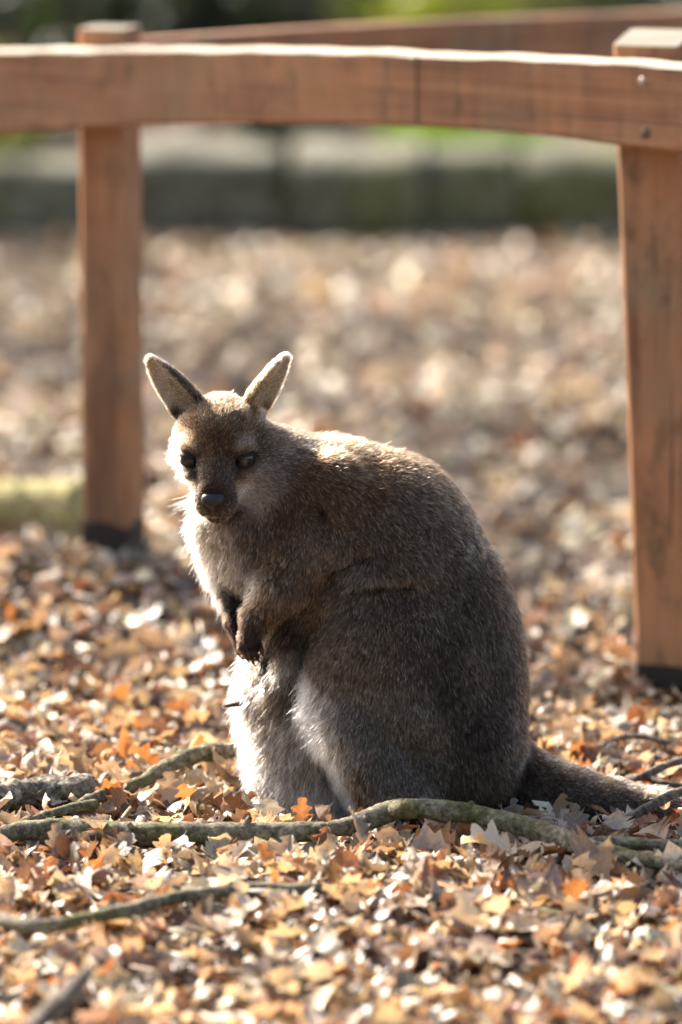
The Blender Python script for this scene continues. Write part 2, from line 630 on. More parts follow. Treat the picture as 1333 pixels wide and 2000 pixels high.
# ------------------------------------------------------------------ branches and logs
def spline(pts, n):
    P = np.asarray(pts, float)
    d = np.r_[0, np.cumsum(np.linalg.norm(np.diff(P[:, :3], axis=0), axis=1))]
    t = np.linspace(0, d[-1], n)
    Pe = np.vstack([2 * P[0] - P[1], P, 2 * P[-1] - P[-2]])
    de = np.r_[-(d[1] - d[0]), d, d[-1] + (d[-1] - d[-2])]
    out = []
    for x in t:
        i = min(max(np.searchsorted(d, x) - 1, 0), len(P) - 2)
        u = (x - d[i]) / (d[i + 1] - d[i] + 1e-9)
        p0, p1, p2, p3 = Pe[i], Pe[i + 1], Pe[i + 2], Pe[i + 3]
        out.append(0.5 * ((2 * p1) + (-p0 + p2) * u + (2 * p0 - 5 * p1 + 4 * p2 - p3) * u * u + (-p0 + 3 * p1 - 3 * p2 + p3) * u ** 3))
    return np.array(out)


def branch(px, n=60, seg=12, jitter=0.16, seed=1, lift=0.0):
    """px: list of (u, v of the centre line, radius in px); laid on the ground."""
    pts = []
    for it in px:
        u, v, r = it[:3]
        z = r / 1520.0 + 0.021 + lift + (it[3] if len(it) > 3 else 0)
        p = at_height(u, v, z)
        pts.append([*p, r * p[1] / F])
    S = spline(pts, n)
    knob = 1 + 0.17 * vnoise(np.stack([np.arange(n) * (18.0 / n), np.full(n, seed * 3.3), np.zeros(n)], -1), 1.0, seed)
    return tube(S[:, :3], np.maximum(S[:, 3] * knob, 0.001), seg, jitter, seed)


def branch_thing(name, label, cat, main, forks=(), m='branch', group=None, **kw):
    V, Q, C = branch(main, **kw)
    base = V.mean(0).copy()
    base[2] = 0
    root = empty(name, base)
    tag(root, label, cat, group)
    obj('stem', mesh_np('stem', V - base, [Q, C]), M[m], root)
    for i, f in enumerate(forks):
        V, Q, C = branch(f, n=26, seg=9, jitter=0.14, seed=30 + i)
        obj('side_shoot', mesh_np('side_shoot', V - base, [Q, C]), M[m], root)
    return root


branch_thing('fallen_branch', 'thick mossy crooked branch lying on leaves along the wallaby\'s feet', 'branch',
             [(-160, 1672, 22), (-60, 1655, 22), (20, 1628, 21), (90, 1620, 22), (180, 1623, 22), (300, 1629, 22), (420, 1629, 22), (540, 1628, 22), (640, 1622, 20, .006), (705, 1606, 19, .012), (760, 1585, 19, .022), (800, 1578, 21, .03), (860, 1583, 21, .028), (930, 1592, 20, .022), (1010, 1610, 20, .014), (1080, 1632, 20, .006), (1150, 1657, 21, 0), (1215, 1672, 17, 0), (1265, 1682, 14), (1340, 1694, 11)],
             n=190, seg=20, jitter=0.24, forks=[[(1130, 1650, 12, .006), (1190, 1645, 13, .008), (1280, 1650, 13, .006), (1350, 1652, 12), (1450, 1660, 9)],
                    [(30, 1612, 7, .012), (90, 1592, 9, .016), (140, 1578, 10, .02), (187, 1570, 11, .02)],
                    [(476, 1618, 9, .016), (484, 1604, 7, .026), (489, 1596, 5, .032)], [(905, 1590, 9, .03), (918, 1574, 7, .042), (924, 1566, 5, .048)], [(262, 1622, 8, .02), (252, 1610, 6, .028)]])
branch_thing('fallen_branch', 'mossy green branch passing behind the wallaby\'s white belly', 'branch',
             [(150, 1572, 7), (185, 1556, 10), (240, 1540, 11), (275, 1528, 12), (310, 1508, 16, .006), (350, 1486, 18, .01), (395, 1472, 18, .014), (440, 1467, 16, .014), (500, 1464, 15, .012), (580, 1460, 12)], n=100, seed=5, jitter=0.26, lift=0.012,
             forks=[[(352, 1482, 7, .02), (345, 1468, 5, .03), (342, 1460, 4, .034)]])
branch_thing('broken_log', 'short broken log end with rough flaking bark beside the mossy branches', 'log',
             [(-260, 1578, 40), (-120, 1566, 38), (-20, 1560, 30), (30, 1553, 26), (70, 1546, 28), (105, 1541, 31), (140, 1540, 33), (160, 1541, 30), (168, 1542, 20)], n=60, seg=22, jitter=0.42, seed=9, m='old_bark')
branch_thing('fallen_branch', 'thin curved blurred stick lying on leaves in front of the thick mossy branch', 'branch',
             [(-120, 1765, 14), (-20, 1790, 15), (40, 1806, 15), (100, 1808, 15), (190, 1790, 14), (250, 1778, 14), (330, 1757, 14), (420, 1743, 13), (500, 1736, 13), (600, 1736, 11), (720, 1732, 8), (800, 1740, 5)], n=90, seed=11, lift=0.013, jitter=0.24)
branch_thing('fallen_twig', 'bare grey forked twig on leaves above the tip of the tail', 'twig',
             [(1225, 1520, 6), (1252, 1516, 8, .01), (1285, 1502, 8, .016), (1320, 1489, 8, .018), (1390, 1470, 8, .014), (1480, 1460, 6)],
             forks=[[(1228, 1521, 6, .004), (1262, 1519, 7, .008), (1300, 1530, 6, .006), (1350, 1538, 6), (1420, 1550, 5)]], m='twig', n=40, seed=13)
branch_thing('fallen_twig', 'brown twig leaning up over the tip of the wallaby\'s tail', 'twig',
             [(1222, 1600, 7, 0), (1250, 1586, 9, .008), (1285, 1566, 9, .018), (1320, 1550, 10, .024), (1390, 1530, 9, .026), (1470, 1515, 7, .02)], m='twig', n=40, seed=17)
branch_thing('fallen_twig', 'pale dry twig half buried in leaves beyond the tail', 'twig',
             [(1150, 1470, 5), (1180, 1455, 6, .008), (1215, 1440, 6, .012), (1260, 1440, 6, .01), (1310, 1452, 5, .004)], m='twig', n=36, seed=19)
branch_thing('fallen_twig', 'thin straight stalk poking up from leaves below the crooked branch', 'twig',
             [(782, 1692, 3), (792, 1668, 3.4, .010), (802, 1645, 3.4, .022), (810, 1630, 2.6, .03)], m='twig', n=18, seg=8, seed=23)
branch_thing('fallen_branch', 'dark blurred stick end leaning in the foreground leaf litter', 'branch',
             [(20, 2060, 20), (70, 2000, 20, .01), (110, 1965, 19, .02), (150, 1920, 17, .03), (172, 1896, 13, .034)], m='twig', n=30, seed=29)
branch_thing('fallen_branch', 'long dark stick half hidden among foreground leaves right of the curved stick', 'branch',
             [(800, 1752, 7), (870, 1762, 9), (950, 1770, 10), (1040, 1778, 9), (1110, 1790, 7), (1180, 1800, 5)], m='branch', n=40, seed=31)

# low wall of rough stone blocks across the back of the pen
low_wall = empty('low_stone_wall', (0.0, 14.2, 0.0))
tag(low_wall, 'low mossy grey stone wall running across behind the fenced ground', 'wall')
WL = np.array(low_wall.location)


def stone(u0, u1, vtop, Yc, depth, seed):
    x0 = at_depth(u0, 400, Yc)[0]
    x1 = at_depth(u1, 400, Yc)[0]
    # vtop is the pixel row of the far top edge
    zt = at_depth(600, vtop, Yc + depth)[2]
    nu, nvv = 26, 40
    V = []
    for i in range(nu):
        f = i / (nu - 1)
        cx = x0 + (x1 - x0) * f
        endf = min(1.0, 8.0 * min(f, 1 - f) + 0.80) ** 0.5
        for j in range(nvv):
            a_ = 2 * math.pi * j / nvv
            ca, sa = math.cos(a_), math.sin(a_)
            py = math.copysign(abs(ca) ** 0.42, ca) * depth / 2 * endf
            pz = math.copysign(abs(sa) ** 0.42, sa) * zt / 2 * (0.85 + 0.15 * endf)
            V.append((cx, Yc + depth / 2 + py, zt / 2 - 0.01 + pz))
    V = np.array(V)
    nz = vnoise(V, 5.0, seed) * 0.030 + vnoise(V, 13.0, seed + 2) * 0.014
    V[:, 1] += nz
    V[:, 2] += nz * 0.7 * (V[:, 2] > zt * 0.3)
    Q = np.array([[i * nvv + j, i * nvv + (j + 1) % nvv, (i + 1) * nvv + (j + 1) % nvv, (i + 1) * nvv + j] for i in range(nu - 1) for j in range(nvv)])
    caps = np.array([list(range(nvv))[::-1], [(nu - 1) * nvv + j for j in range(nvv)]])
    return obj('stone', mesh_np('stone', V - WL, [Q, caps]), M['log'], low_wall)


for u0, u1, vt, sd in ((-900, -420, 266, 1), (-408, -60, 276, 2), (-52, 190, 284, 3), (194, 548, 256, 4), (574, 832, 258, 5), (834, 1014, 262, 6), (1016, 1336, 270, 7), (1340, 1700, 268, 8), (1712, 2100, 262, 9)):
    stone(u0, u1, vt, 14.0 + 0.03 * math.sin(sd * 2.2), 0.50, sd)
# moss covered log beyond the corner post
V, Q, C = tube(spline([[*at_depth(-160, 948, 9.45)], [*at_depth(40, 950, 9.45)], [*at_depth(110, 952, 9.43)], [*at_depth(160, 955, 9.40)]], 24) * np.array([1, 1, 0]) + np.array([0, 0, 0.045]), np.full(24, 0.047), 16, 0.4, 3)
base = V.mean(0)
base[2] = 0
kk = N('sunlit_moss')
cc = kk.coord()
nn = kk.noise(cc, 90, 5, 0.7)
M['moss'] = kk.done(kk.principled(kk.ramp(nn, [(0.3, (0.22, 0.19, 0.07)), (0.7, (0.60, 0.54, 0.28))]), 0.9, kk.bump(nn, 1.0, 0.01), 0.1))
tag(obj('mossy_log', mesh_np('mossy_log', V - base, [Q, C]), M['moss'], None, base), 'small log covered in yellow green moss beside the corner post', 'log')


# ------------------------------------------------------------------ leaf litter
ROWS = np.array([0.0, .10, .17, .25, .34, .43, .52, .61, .70, .79, .88, .95, 1.0])
WID = np.array([.012, .016, .10, .20, .13, .27, .15, .30, .17, .25, .15, .13, .015])
FWD = np.array([0, 0, 0, .045, 0, .055, 0, .055, 0, .05, 0, .01, 0])
PALETTE = {
    'tan': (0.43, 0.34, 0.228), 'pale': (0.60, 0.52, 0.39), 'brown': (0.185, 0.115, 0.073),
    'orange': (0.43, 0.195, 0.065), 'grey': (0.215, 0.186, 0.152), 'dark': (0.075, 0.046, 0.030), 'russet': (0.26, 0.125, 0.065),
}


HR_ROWS = np.r_[0.0, 0.09, np.linspace(.15, 1.0, 21)]
HR_WID = np.where(HR_ROWS < .12, .013, .30 * np.sin(np.pi * np.clip((HR_ROWS - .10) / .905, 0, 1) ** 1.05) ** 0.62 * (0.73 + 0.27 * np.cos(2 * np.pi * 4.3 * (HR_ROWS - .26)))) + .004
HR_FWD = np.where(HR_ROWS < .12, 0, .022 * (1 + np.cos(2 * np.pi * 4.3 * (HR_ROWS - .26))))


def leaf_template(r, cols=3, cut=None, ROWS=ROWS, WID=WID, FWD=FWD):
    """one curled oak leaf, length 1 along y; returns V (n,3), Q"""
    xs_ = np.linspace(-1, 1, cols)
    V = []
    jw = 0.25 if len(ROWS) < 15 else 0.09
    j1 = r.uniform(1 - jw, 1 + jw, len(ROWS))
    j2 = r.uniform(1 - jw, 1 + jw, len(ROWS))
    rows = range(len(ROWS)) if cut is None else range(cut[0], cut[1])
    fold = r.uniform(-0.2, 1.1)
    kb = r.uniform(-1.6, 3.6)
    tw = r.uniform(-1.5, 1.5)
    side = r.uniform(-0.7, 0.7)
    wsc = r.uniform(0.85, 1.25)
    for i in rows:
        for x in xs_:
            w = WID[i] * wsc * (j1[i] if x < 0 else j2[i])
            px = x * w
            py = ROWS[i] + FWD[i] * abs(x) + r.uniform(-.012, .012)
            pz = fold * abs(px) * (0.5 + ROWS[i]) + 0.9 * side * px * abs(x) + r.uniform(-.02, .02) * (abs(x) > .9) + 0.02 * math.sin(9 * ROWS[i]) * (1 - abs(x))
            a = tw * (ROWS[i] - .5)
            px, pz = px * math.cos(a) - pz * math.sin(a), px * math.sin(a) + pz * math.cos(a)
            if abs(kb) > 0.05:
                y2 = math.sin(kb * (py - .5)) / kb * (1) - pz * math.sin(kb * (py - .5))
                z2 = (1 - math.cos(kb * (py - .5))) / kb + pz * math.cos(kb * (py - .5))
            else:
                y2, z2 = py - .5, pz
            V.append((px, y2, z2))
    n = len(list(rows))
    Q = [[i * cols + c, i * cols + c + 1, (i + 1) * cols + c + 1, (i + 1) * cols + c] for i in range(n - 1) for c in range(cols - 1)]
    return np.array(V), np.array(Q)


def rot_batch(yaw, pitch, roll):
    cy, sy, cp, sp, cr, sr = np.cos(yaw), np.sin(yaw), np.cos(pitch), np.sin(pitch), np.cos(roll), np.sin(roll)
    R = np.empty((len(yaw), 3, 3))
    R[:, 0, 0] = cy * cr - sy * sp * sr; R[:, 0, 1] = -sy * cp; R[:, 0, 2] = cy * sr + sy * sp * cr
    R[:, 1, 0] = sy * cr + cy * sp * sr; R[:, 1, 1] = cy * cp; R[:, 1, 2] = sy * sr - cy * sp * cr
    R[:, 2, 0] = -cp * sr; R[:, 2, 1] = sp; R[:, 2, 2] = cp * cr
    return R


def pick_colours(n, names, probs):
    ci = rng.choice(len(names), n, p=np.array(probs) / sum(probs))
    C = np.array([PALETTE[k] for k in names])[ci]
    return np.clip(C * rng.uniform(0.72, 1.25, (n, 1)) * rng.uniform(0.93, 1.07, (n, 3)), 0.01, 0.85)


def litter(name, X, Y, size, lift, C, tilt, templates, material, kind_label):
    n = len(X)
    which = rng.integers(0, len(templates), n)
    R = rot_batch(rng.uniform(0, 2 * np.pi, n), rng.normal(0, 1, n) * tilt, rng.normal(0, 1, n) * tilt + np.where(rng.random(n) < .35, np.pi, 0))
    Z = ground_z(X, Y) + lift
    Vs, Qs, Cs, off = [], [], [], 0
    for ti, (TV, TQ) in enumerate(templates):
        m = which == ti
        if not m.any(): continue
        V = np.einsum('nij,vj->nvi', R[m], TV) * size[m][:, None, None]
        V = V + np.stack([X[m], Y[m], Z[m]], -1)[:, None, :]
        k = m.sum()
        nv = len(TV)
        q_ = TQ[None] + (np.arange(k) * nv)[:, None, None] + off
        Vs.append(V.reshape(-1, 3)); Qs.append(q_.reshape(-1, 4)); Cs.append(np.repeat(C[m], nv, 0))
        off += k * nv
    V = np.concatenate(Vs)
    V[:, 2] = np.maximum(V[:, 2], ground_z(V[:, 0], V[:, 1]) + 0.001)
    me = mesh_np(name, V, np.concatenate(Qs))
    set_col(me, 'col', np.concatenate(Cs))
    o = obj(name, me, material)
    tag(o, kind_label[0], kind_label[1], None, 'stuff')
    return o


def blocked(X, Y):
    """under the animal, or inside a post"""
    b = ((X - 0.06) / 0.235) ** 2 + ((Y - 7.22) / 0.13) ** 2 < 1
    b |= ((X + 0.02) / 0.12) ** 2 + ((Y - 7.16) / 0.10) ** 2 < 1
    # the tail
    ty = np.interp(X, [0.19, 0.26, 0.34, 0.42, 0.50], [7.21, 7.18, 7.155, 7.14, 7.13])
    b |= (X > 0.19) & (X < 0.44) & (np.abs(Y - ty) < np.interp(X, [0.19, 0.44], [0.055, 0.03]))
    return b


def scatter(n, y0, y1, wfun, dens=None):
    Y = rng.uniform(y0, y1, n * 3)
    X = rng.uniform(-1, 1, n * 3) * wfun(Y)
    ok = ~blocked(X, Y) & (rng.random(n * 3) < wfun(Y) / wfun(np.array([y1]))[0])
    return X[ok][:n], Y[ok][:n]


tr = np.random.default_rng(21)
T_full = [leaf_template(tr, 3) for _ in range(20)] + [leaf_template(tr, 3, c) for c in ((0, 7), (5, 13), (3, 9), (6, 12), (2, 8), (4, 10), (5, 11), (3, 8))]
T_far = [leaf_template(tr, 3, c) for c in ((2, 12), (3, 12), (1, 10), (4, 13), (3, 9))]
wv = lambda y: 0.062 * y + 0.50
wf = lambda y: 0.062 * y + 1.3

NAMES = ['tan', 'pale', 'brown', 'orange', 'grey', 'dark', 'russet']
# beneath: darker, flat, packed
X, Y = scatter(7600, 5.0, 8.8, wv)
litter('leaf_litter', X, Y, rng.uniform(.030, .062, len(X)), rng.uniform(.002, .014, len(X)), pick_colours(len(X), NAMES, [2.2, 0.8, 3.5, 0.4, 2.4, 3.6, 0.8]), 0.22, T_full, M['leaf'], ('packed dry oak leaf litter covering the ground around the wallaby', 'leaf litter'))
# the loose top layer
X, Y = scatter(7400, 5.0, 8.8, wv)
litter('leaf_litter', X, Y, rng.uniform(.036, .082, len(X)) * np.where(rng.random(len(X)) < .35, 0.55, 1), rng.uniform(.008, .026, len(X)), pick_colours(len(X), NAMES, [4.4, 4.0, 2.0, 0.55, 2.0, 1.0, 0.5]), 0.40, T_full, M['leaf'], ('loose curled tan and orange oak leaves on top of the litter', 'leaf litter'))
# further back, under the fence and beyond
X, Y = scatter(14500, 8.5, 14.6, wf)
litter('leaf_litter', X, Y, rng.uniform(.04, .085, len(X)), rng.uniform(.002, .022, len(X)), pick_colours(len(X), NAMES, [3.4, 6.5, 1.4, 0.15, 3.0, 0.8, 0.25]) * np.array([1.0, 1.0, 0.99]), 0.40, T_far, M['leaf_far'], ('pale dry leaves strewn over the ground beyond the fence', 'leaf litter'))
X, Y = scatter(4500, 14.4, 24.0, lambda y: 0.062 * y + 3.0)
litter('leaf_litter', X, Y, rng.uniform(.05, .10, len(X)), rng.uniform(.002, .02, len(X)), pick_colours(len(X), NAMES, [2, 0.8, 3, 0.5, 2.5, 2.0, 0.8]), 0.35, T_far, M['leaf_far'], ('brown leaves under the shrubs behind the low stone wall', 'leaf litter'))


# crumbs of broken leaf
T_crumb = [leaf_template(tr, 2, c) for c in ((3, 6), (5, 8), (7, 10), (8, 11), (4, 7), (6, 9))]
X, Y = scatter(3500, 5.4, 8.8, wv)
litter('leaf_crumbs', X, Y, rng.uniform(.022, .05, len(X)), rng.uniform(.006, .026, len(X)), pick_colours(len(X), NAMES, [3.5, 3.5, 2.6, 0.9, 1.8, 1.6, 0.9]), 0.65, T_crumb, M['leaf'], ('small broken leaf crumbs scattered through the litter', 'leaf litter'))


# wood chips mixed in
def chip_template(r):
    l, w, h = 1.0, r.uniform(.12, .30), r.uniform(.05, .12)
    V = []
    for y, s in ((-.5, r.uniform(.4, .9)), (-.2, 1), (.2, r.uniform(.8, 1.1)), (.5, r.uniform(.3, .8))):
        z = 0.06 * math.sin(y * 3)
        for x, zz in ((-1, 0), (1, 0), (1, 1), (-1, 1)):
            V.append((x * w * s / 2, y, z + zz * h))
    Q = [[i * 4 + j, i * 4 + (j + 1) % 4, (i + 1) * 4 + (j + 1) % 4, (i + 1) * 4 + j] for i in range(3) for j in range(4)] + [[3, 2, 1, 0], [12, 13, 14, 15]]
    return np.array(V), np.array(Q)


T_chip = [chip_template(tr) for _ in range(8)]
X, Y = scatter(1700, 5.2, 9.2, wv)
litter('wood_chip_mulch', X, Y, rng.uniform(.018, .05, len(X)), rng.uniform(.006, .026, len(X)), pick_colours(len(X), ['tan', 'pale', 'brown', 'grey'], [4, 3, 1, 1]), 0.35, T_chip, M['chip'], ('pale wood chips and leaf stalks mixed into the litter', 'mulch'))

# ---- single leaves that can be picked out around the animal and the branches
HERO = []
while len(HERO) < 14:                      # only well curled ones
    tv_, tq_ = leaf_template(tr, 5, None, HR_ROWS, HR_WID, HR_FWD)
    if np.ptp(tv_[:, 2]) > 0.30: HERO.append((tv_, tq_))
hero_mesh = {}


def hero(ti, cname, shade):
    key = (ti, cname, shade)
    if key not in hero_mesh:
        TV, TQ = HERO[ti]
        me = mesh_np('oak_leaf', TV, TQ)
        c = np.clip(np.array(PALETTE[cname]) * (0.8, 1.0, 1.2)[shade], 0, .85)
        set_col(me, 'col', np.tile(c, (len(TV), 1)))
        xx = np.tile(np.abs(np.linspace(-1, 1, 5)), len(HR_ROWS))
        set_col(me, 'luv', np.stack([xx, np.repeat(HR_ROWS, 5), np.ones(len(xx))], -1))
        me.materials.append(M['leaf'])
        hero_mesh[key] = me
    return hero_mesh[key]


def place_leaf(u, v, size, ti, cname, shade, yaw, pitch, roll, label, group=None, z=None):
    me = hero(ti, cname, shade)
    p = at_height(u, v, 0.015)
    R = Matrix.Rotation(yaw, 4, 'Z') @ Matrix.Rotation(pitch, 4, 'X') @ Matrix.Rotation(roll, 4, 'Y')
    low = min((R @ vv.co).z for vv in me.vertices) * size
    gz = float(ground_z(p[0], p[1]))
    o = bpy.data.objects.new('oak_leaf', me)
    o.rotation_euler = R.to_euler()
    o.scale = (size, size, size)
    o.location = (p[0], p[1], gz + (0.010 if z is None else z) - low)
    COL.objects.link(o)
    return tag(o, label, 'leaf', group)


# leaves with a look of their own
R_ = math.radians
place_leaf(1088, 1592, .062, 1, 'tan', 0, R_(25), R_(68), R_(8), 'upright tan leaf propped against the base of the tail', z=.006)
place_leaf(1118, 1622, .060, 3, 'grey', 0, R_(-35), R_(55), R_(-10), 'grey brown lobed leaf standing between the tail and crooked branch', z=.004)
place_leaf(1000, 1600, .045, 5, 'grey', 1, R_(10), R_(62), R_(0), 'small pointed grey leaf standing behind the crooked branch', z=.004)
place_leaf(592, 1622, .050, 7, 'orange', 1, R_(20), R_(66), R_(10), 'glowing orange curled leaf standing at the wallaby\'s white feet', z=.012)
place_leaf(545, 1628, .036, 2, 'russet', 1, R_(60), R_(40), R_(0), 'small russet leaf beside the glowing orange leaf', z=.012)
place_leaf(640, 1668, .048, 9, 'russet', 1, R_(-15), R_(58), R_(-12), 'russet pointed leaf leaning over the thick mossy branch', z=.010)
place_leaf(700, 1665, .060, 4, 'grey', 1, R_(30), R_(46), R_(14), 'mauve grey lobed leaf draped over the bend of the branch', z=.020)
place_leaf(108, 1672, .050, 6, 'grey', 1, R_(15), R_(55), R_(0), 'smooth grey leaf propped against the thick mossy branch', z=.008)
place_leaf(165, 1720, .070, 8, 'grey', 0, R_(80), R_(20), R_(10), 'broad dark grey leaf lying flat below the mossy branch', z=.022)
place_leaf(330, 1570, .050, 10, 'tan', 1, R_(5), R_(60), R_(20), 'tan leaf standing up before the green branch', z=.010)
place_leaf(230, 1592, .050, 11, 'orange', 0, R_(-30), R_(58), R_(0), 'orange brown leaf tucked behind the thick mossy branch', z=.008)
place_leaf(340, 1462, .075, 12, 'russet', 0, R_(60), R_(18), R_(12), 'large russet leaf lying beyond the green branch', z=.026)
place_leaf(270, 1440, .040, 0, 'orange', 2, R_(40), R_(30), R_(0), 'bright orange leaf among pale leaves beyond the broken log', z=.026)
place_leaf(960, 1690, .070, 13, 'pale', 1, R_(100), R_(16), R_(0), 'broad silvery leaf lying below the crooked branch', z=.022)
place_leaf(870, 1660, .055, 3, 'orange', 2, R_(75), R_(22), R_(0), 'bright yellow orange leaf under the crooked branch', z=.018)
place_leaf(930, 1845, .085, 8, 'pale', 1, R_(110), R_(26), R_(6), 'large pale blurred leaf tilted up in the foreground litter', z=.024)

# looks shared by many: one label for each look and place
CLASSES = [('tan', 'tan', 30), ('pale', 'bleached', 22), ('orange', 'bright orange', 10), ('russet', 'russet', 10), ('grey', 'grey brown', 16), ('brown', 'dark brown', 12)]
PLACES = [('in front of the thick mossy branch', 1665, 1790, 0, 1333, 120), ('behind the thick mossy branch', 1490, 1590, 0, 470, 80), ('on the ground beyond the tail', 1400, 1530, 1060, 1333, 55), ('near the broken log', 1400, 1490, 0, 430, 35)]
for where, v0, v1, u0, u1, cnt in PLACES:
    for i in range(cnt):
        c = rng.choice(len(CLASSES), p=np.array([k[2] for k in CLASSES]) / 100)
        key, word, _ = CLASSES[c]
        u, v = rng.uniform(u0, u1), rng.uniform(v0, v1)
        flip = math.pi if rng.random() < .3 else 0
        place_leaf(u, v, rng.uniform(.034, .068), int(rng.integers(0, len(HERO))), key, int(rng.integers(0, 3)), rng.uniform(0, 6.28), rng.normal(0, .5), rng.normal(0, .45) + flip,
                   'fallen %s oak leaf lying %s' % (word, where), '%s oak leaves %s' % (word, where), z=rng.uniform(.006, .022))

# ------------------------------------------------------------------ plants behind the pen
def leaf_cloud(n, centre, radii, size, cols, shell=0.55, seed=0, droop=0.3):
    r = np.random.default_rng(seed)
    d = r.normal(0, 1, (n, 3))
    d /= np.linalg.norm(d, axis=1)[:, None]
    rad = (shell + (1 - shell) * r.random(n)) ** 0.8
    P = d * rad[:, None] * np.asarray(radii)
    lump = 1 + 0.35 * vnoise(d * 2.3 + seed, 1.0, seed)
    P = P * lump[:, None] + np.asarray(centre)
    R = rot_batch(r.uniform(0, 6.28, n), r.normal(-droop, .6, n), r.normal(0, .6, n))
    T = np.array([(0, -.5, 0), (.22, -.1, .04), (.18, .25, .03), (0, .5, -.03), (-.18, .25, .03), (-.22, -.1, .04)])
    s = size * r.uniform(.6, 1.3, n)
    V = np.einsum('nij,vj->nvi', R, T) * s[:, None, None] + P[:, None, :]
    Fc = np.arange(n)[:, None] * 6 + np.array([[0, 1, 2, 3], [0, 3, 4, 5]]).reshape(1, 8)
    C = np.array(cols)[r.integers(0, len(cols), n)] * r.uniform(.7, 1.25, (n, 1))
    return V.reshape(-1, 3), Fc.reshape(-1, 4), np.repeat(C, 6, 0)


def limb(a, b, r0, r1, sag=0.1, seed=0, seg=8):
    r = np.random.default_rng(seed)
    a, b = np.array(a, float), np.array(b, float)
    t = np.linspace(0, 1, 9)
    P = a + (b - a) * t[:, None] + r.normal(0, 1, 3) * sag * np.linalg.norm(b - a) * np.sin(np.pi * t)[:, None]
    return tube(P, r0 + (r1 - r0) * t, seg, 0.14, seed)


DARKG = [(.015, .025, .008), (.022, .038, .011), (.034, .055, .015), (.012, .018, .008)]
LIME = [(.27, .29, .04), (.34, .34, .05), (.18, .22, .035)]
WINTER = [(.20, .13, .05), (.14, .12, .04), (.10, .12, .03)]


def merge(parts):
    Vs, Fs, off = [], [], {}
    o = 0
    byk = {}
    for V, fl in parts:
        for f in fl:
            byk.setdefault(f.shape[1], []).append(f + o)
        Vs.append(V); o += len(V)
    return np.concatenate(Vs), [np.concatenate(v) for v in byk.values()]


def shrub(name, label, cat, loc, rad, h, n, size, cols, seed, group=None):
    root = empty(name, loc)
    tag(root, label, cat, group)
    parts = []
    r = np.random.default_rng(seed)
    for i in range(7):
        a = i / 7 * 6.28
        V, Q, C = limb((0.05 * math.cos(a), 0.05 * math.sin(a), -.03), (rad * .55 * math.cos(a + .3), rad * .55 * math.sin(a + .3), h * r.uniform(.5, .9)), .016, .005, .1, seed * 10 + i, 6)
        parts.append((V, [Q, C]))
    V, Fs = merge(parts)
    obj('stems', mesh_np('stems', V, Fs), M['trunk'], root)
    V, Fc, C = leaf_cloud(n, (0, 0, h * .52), (rad, rad, h * .5), size, cols, .45, seed)
    V[:, 2] = np.maximum(V[:, 2], 0.02)
    me = mesh_np('foliage', V, Fc)
    set_col(me, 'col', C)
    obj('foliage', me, M['green'], root)
    return root


def tree(label, loc, r0, h, crown, n, cols, seed, size=.09, lean=(0, 0)):
    root = empty('tree', loc)
    tag(root, label, 'tree')
    top = np.array([lean[0], lean[1], h])
    V, Q, C = limb((0, 0, -.1), top, r0, r0 * .35, .02, seed, 16)
    V[:, :2] *= 1 + 0.5 * np.exp(-np.maximum(V[:, 2:3], 0) * 6)      # root flare
    obj('trunk', mesh_np('trunk', V, [Q, C]), M['trunk'], root)
    r = np.random.default_rng(seed)
    parts, tips = [], []
    for i in range(11):
        a = i * 2.4 + r.uniform(-.3, .3)
        f = r.uniform(.5, .98)
        s = top * f
        L = crown * r.uniform(.6, 1.1)
        e = s + np.array([math.cos(a) * L, math.sin(a) * L, L * r.uniform(.25, .8)])
        V, Q, C = limb(s, e, r0 * .32, .012, .12, seed * 20 + i, 7)
        parts.append((V, [Q, C])); tips.append(e)
        for j in range(3):
            m = s + (e - s) * r.uniform(.4, .9)
            e2 = m + r.normal(0, 1, 3) * L * .35
            V, Q, C = limb(m, e2, r0 * .10, .006, .12, seed * 50 + i * 3 + j, 5)
            parts.append((V, [Q, C])); tips.append(e2)
    V, Fs = merge(parts)
    obj('limbs', mesh_np('limbs', V, Fs), M['trunk'], root)
    Vs, Fs, Cs, o = [], [], [], 0
    per = max(n // len(tips), 4)
    for i, t in enumerate(tips):
        V, Fc, C = leaf_cloud(per, t, (crown * .32,) * 3, size, cols, .2, seed * 100 + i)
        Vs.append(V); Fs.append(Fc + o); Cs.append(C); o += len(V)
    me = mesh_np('crown', np.concatenate(Vs), np.concatenate(Fs))
    set_col(me, 'col', np.concatenate(Cs))
    obj('crown', me, M['green'], root)
    return root


# dark evergreen shrubs close behind the logs, one sunlit
for i, (x, y, rad, h, n) in enumerate([(-1.35, 17.0, .55, .75, 1500), (-.75, 18.6, .60, .95, 1600), (-.38, 17.9, .50, .62, 1500), (1.0, 21.6, .6, .75, 1500), (1.25, 17.4, .55, .9, 1500), (1.9, 18.8, .7, 1.0, 1500), (-2.1, 18.2, .7, 1.0, 1500), (.2, 22.5, .8, .8, 1500), (-.9, 23.0, .8, 1.1, 1500), (1.3, 23.0, .8, 1.2, 1500), (2.7, 17.6, .7, .95, 1300), (3.5, 18.6, .8, 1.1, 1300), (4.4, 17.8, .8, 1.1, 1200), (-3.0, 17.4, .75, 1.0, 1300), (-3.9, 18.4, .8, 1.1, 1300), (-4.8, 17.6, .8, 1.1, 1200)]):
    shrub('evergreen_shrub', 'dark evergreen shrub growing in the shade behind the low stone wall', 'shrub', (x, y, 0), rad, h, n, .085, DARKG, 40 + i, 'dark shrubs behind the stone wall')
shrub('evergreen_shrub', 'small dark evergreen added to stand for shade in the gap of the stone wall', 'shrub', (-.14, 14.85, 0), .16, .34, 500, .06, DARKG, 60)  # added to fill the gap between stones with dark, standing for shade
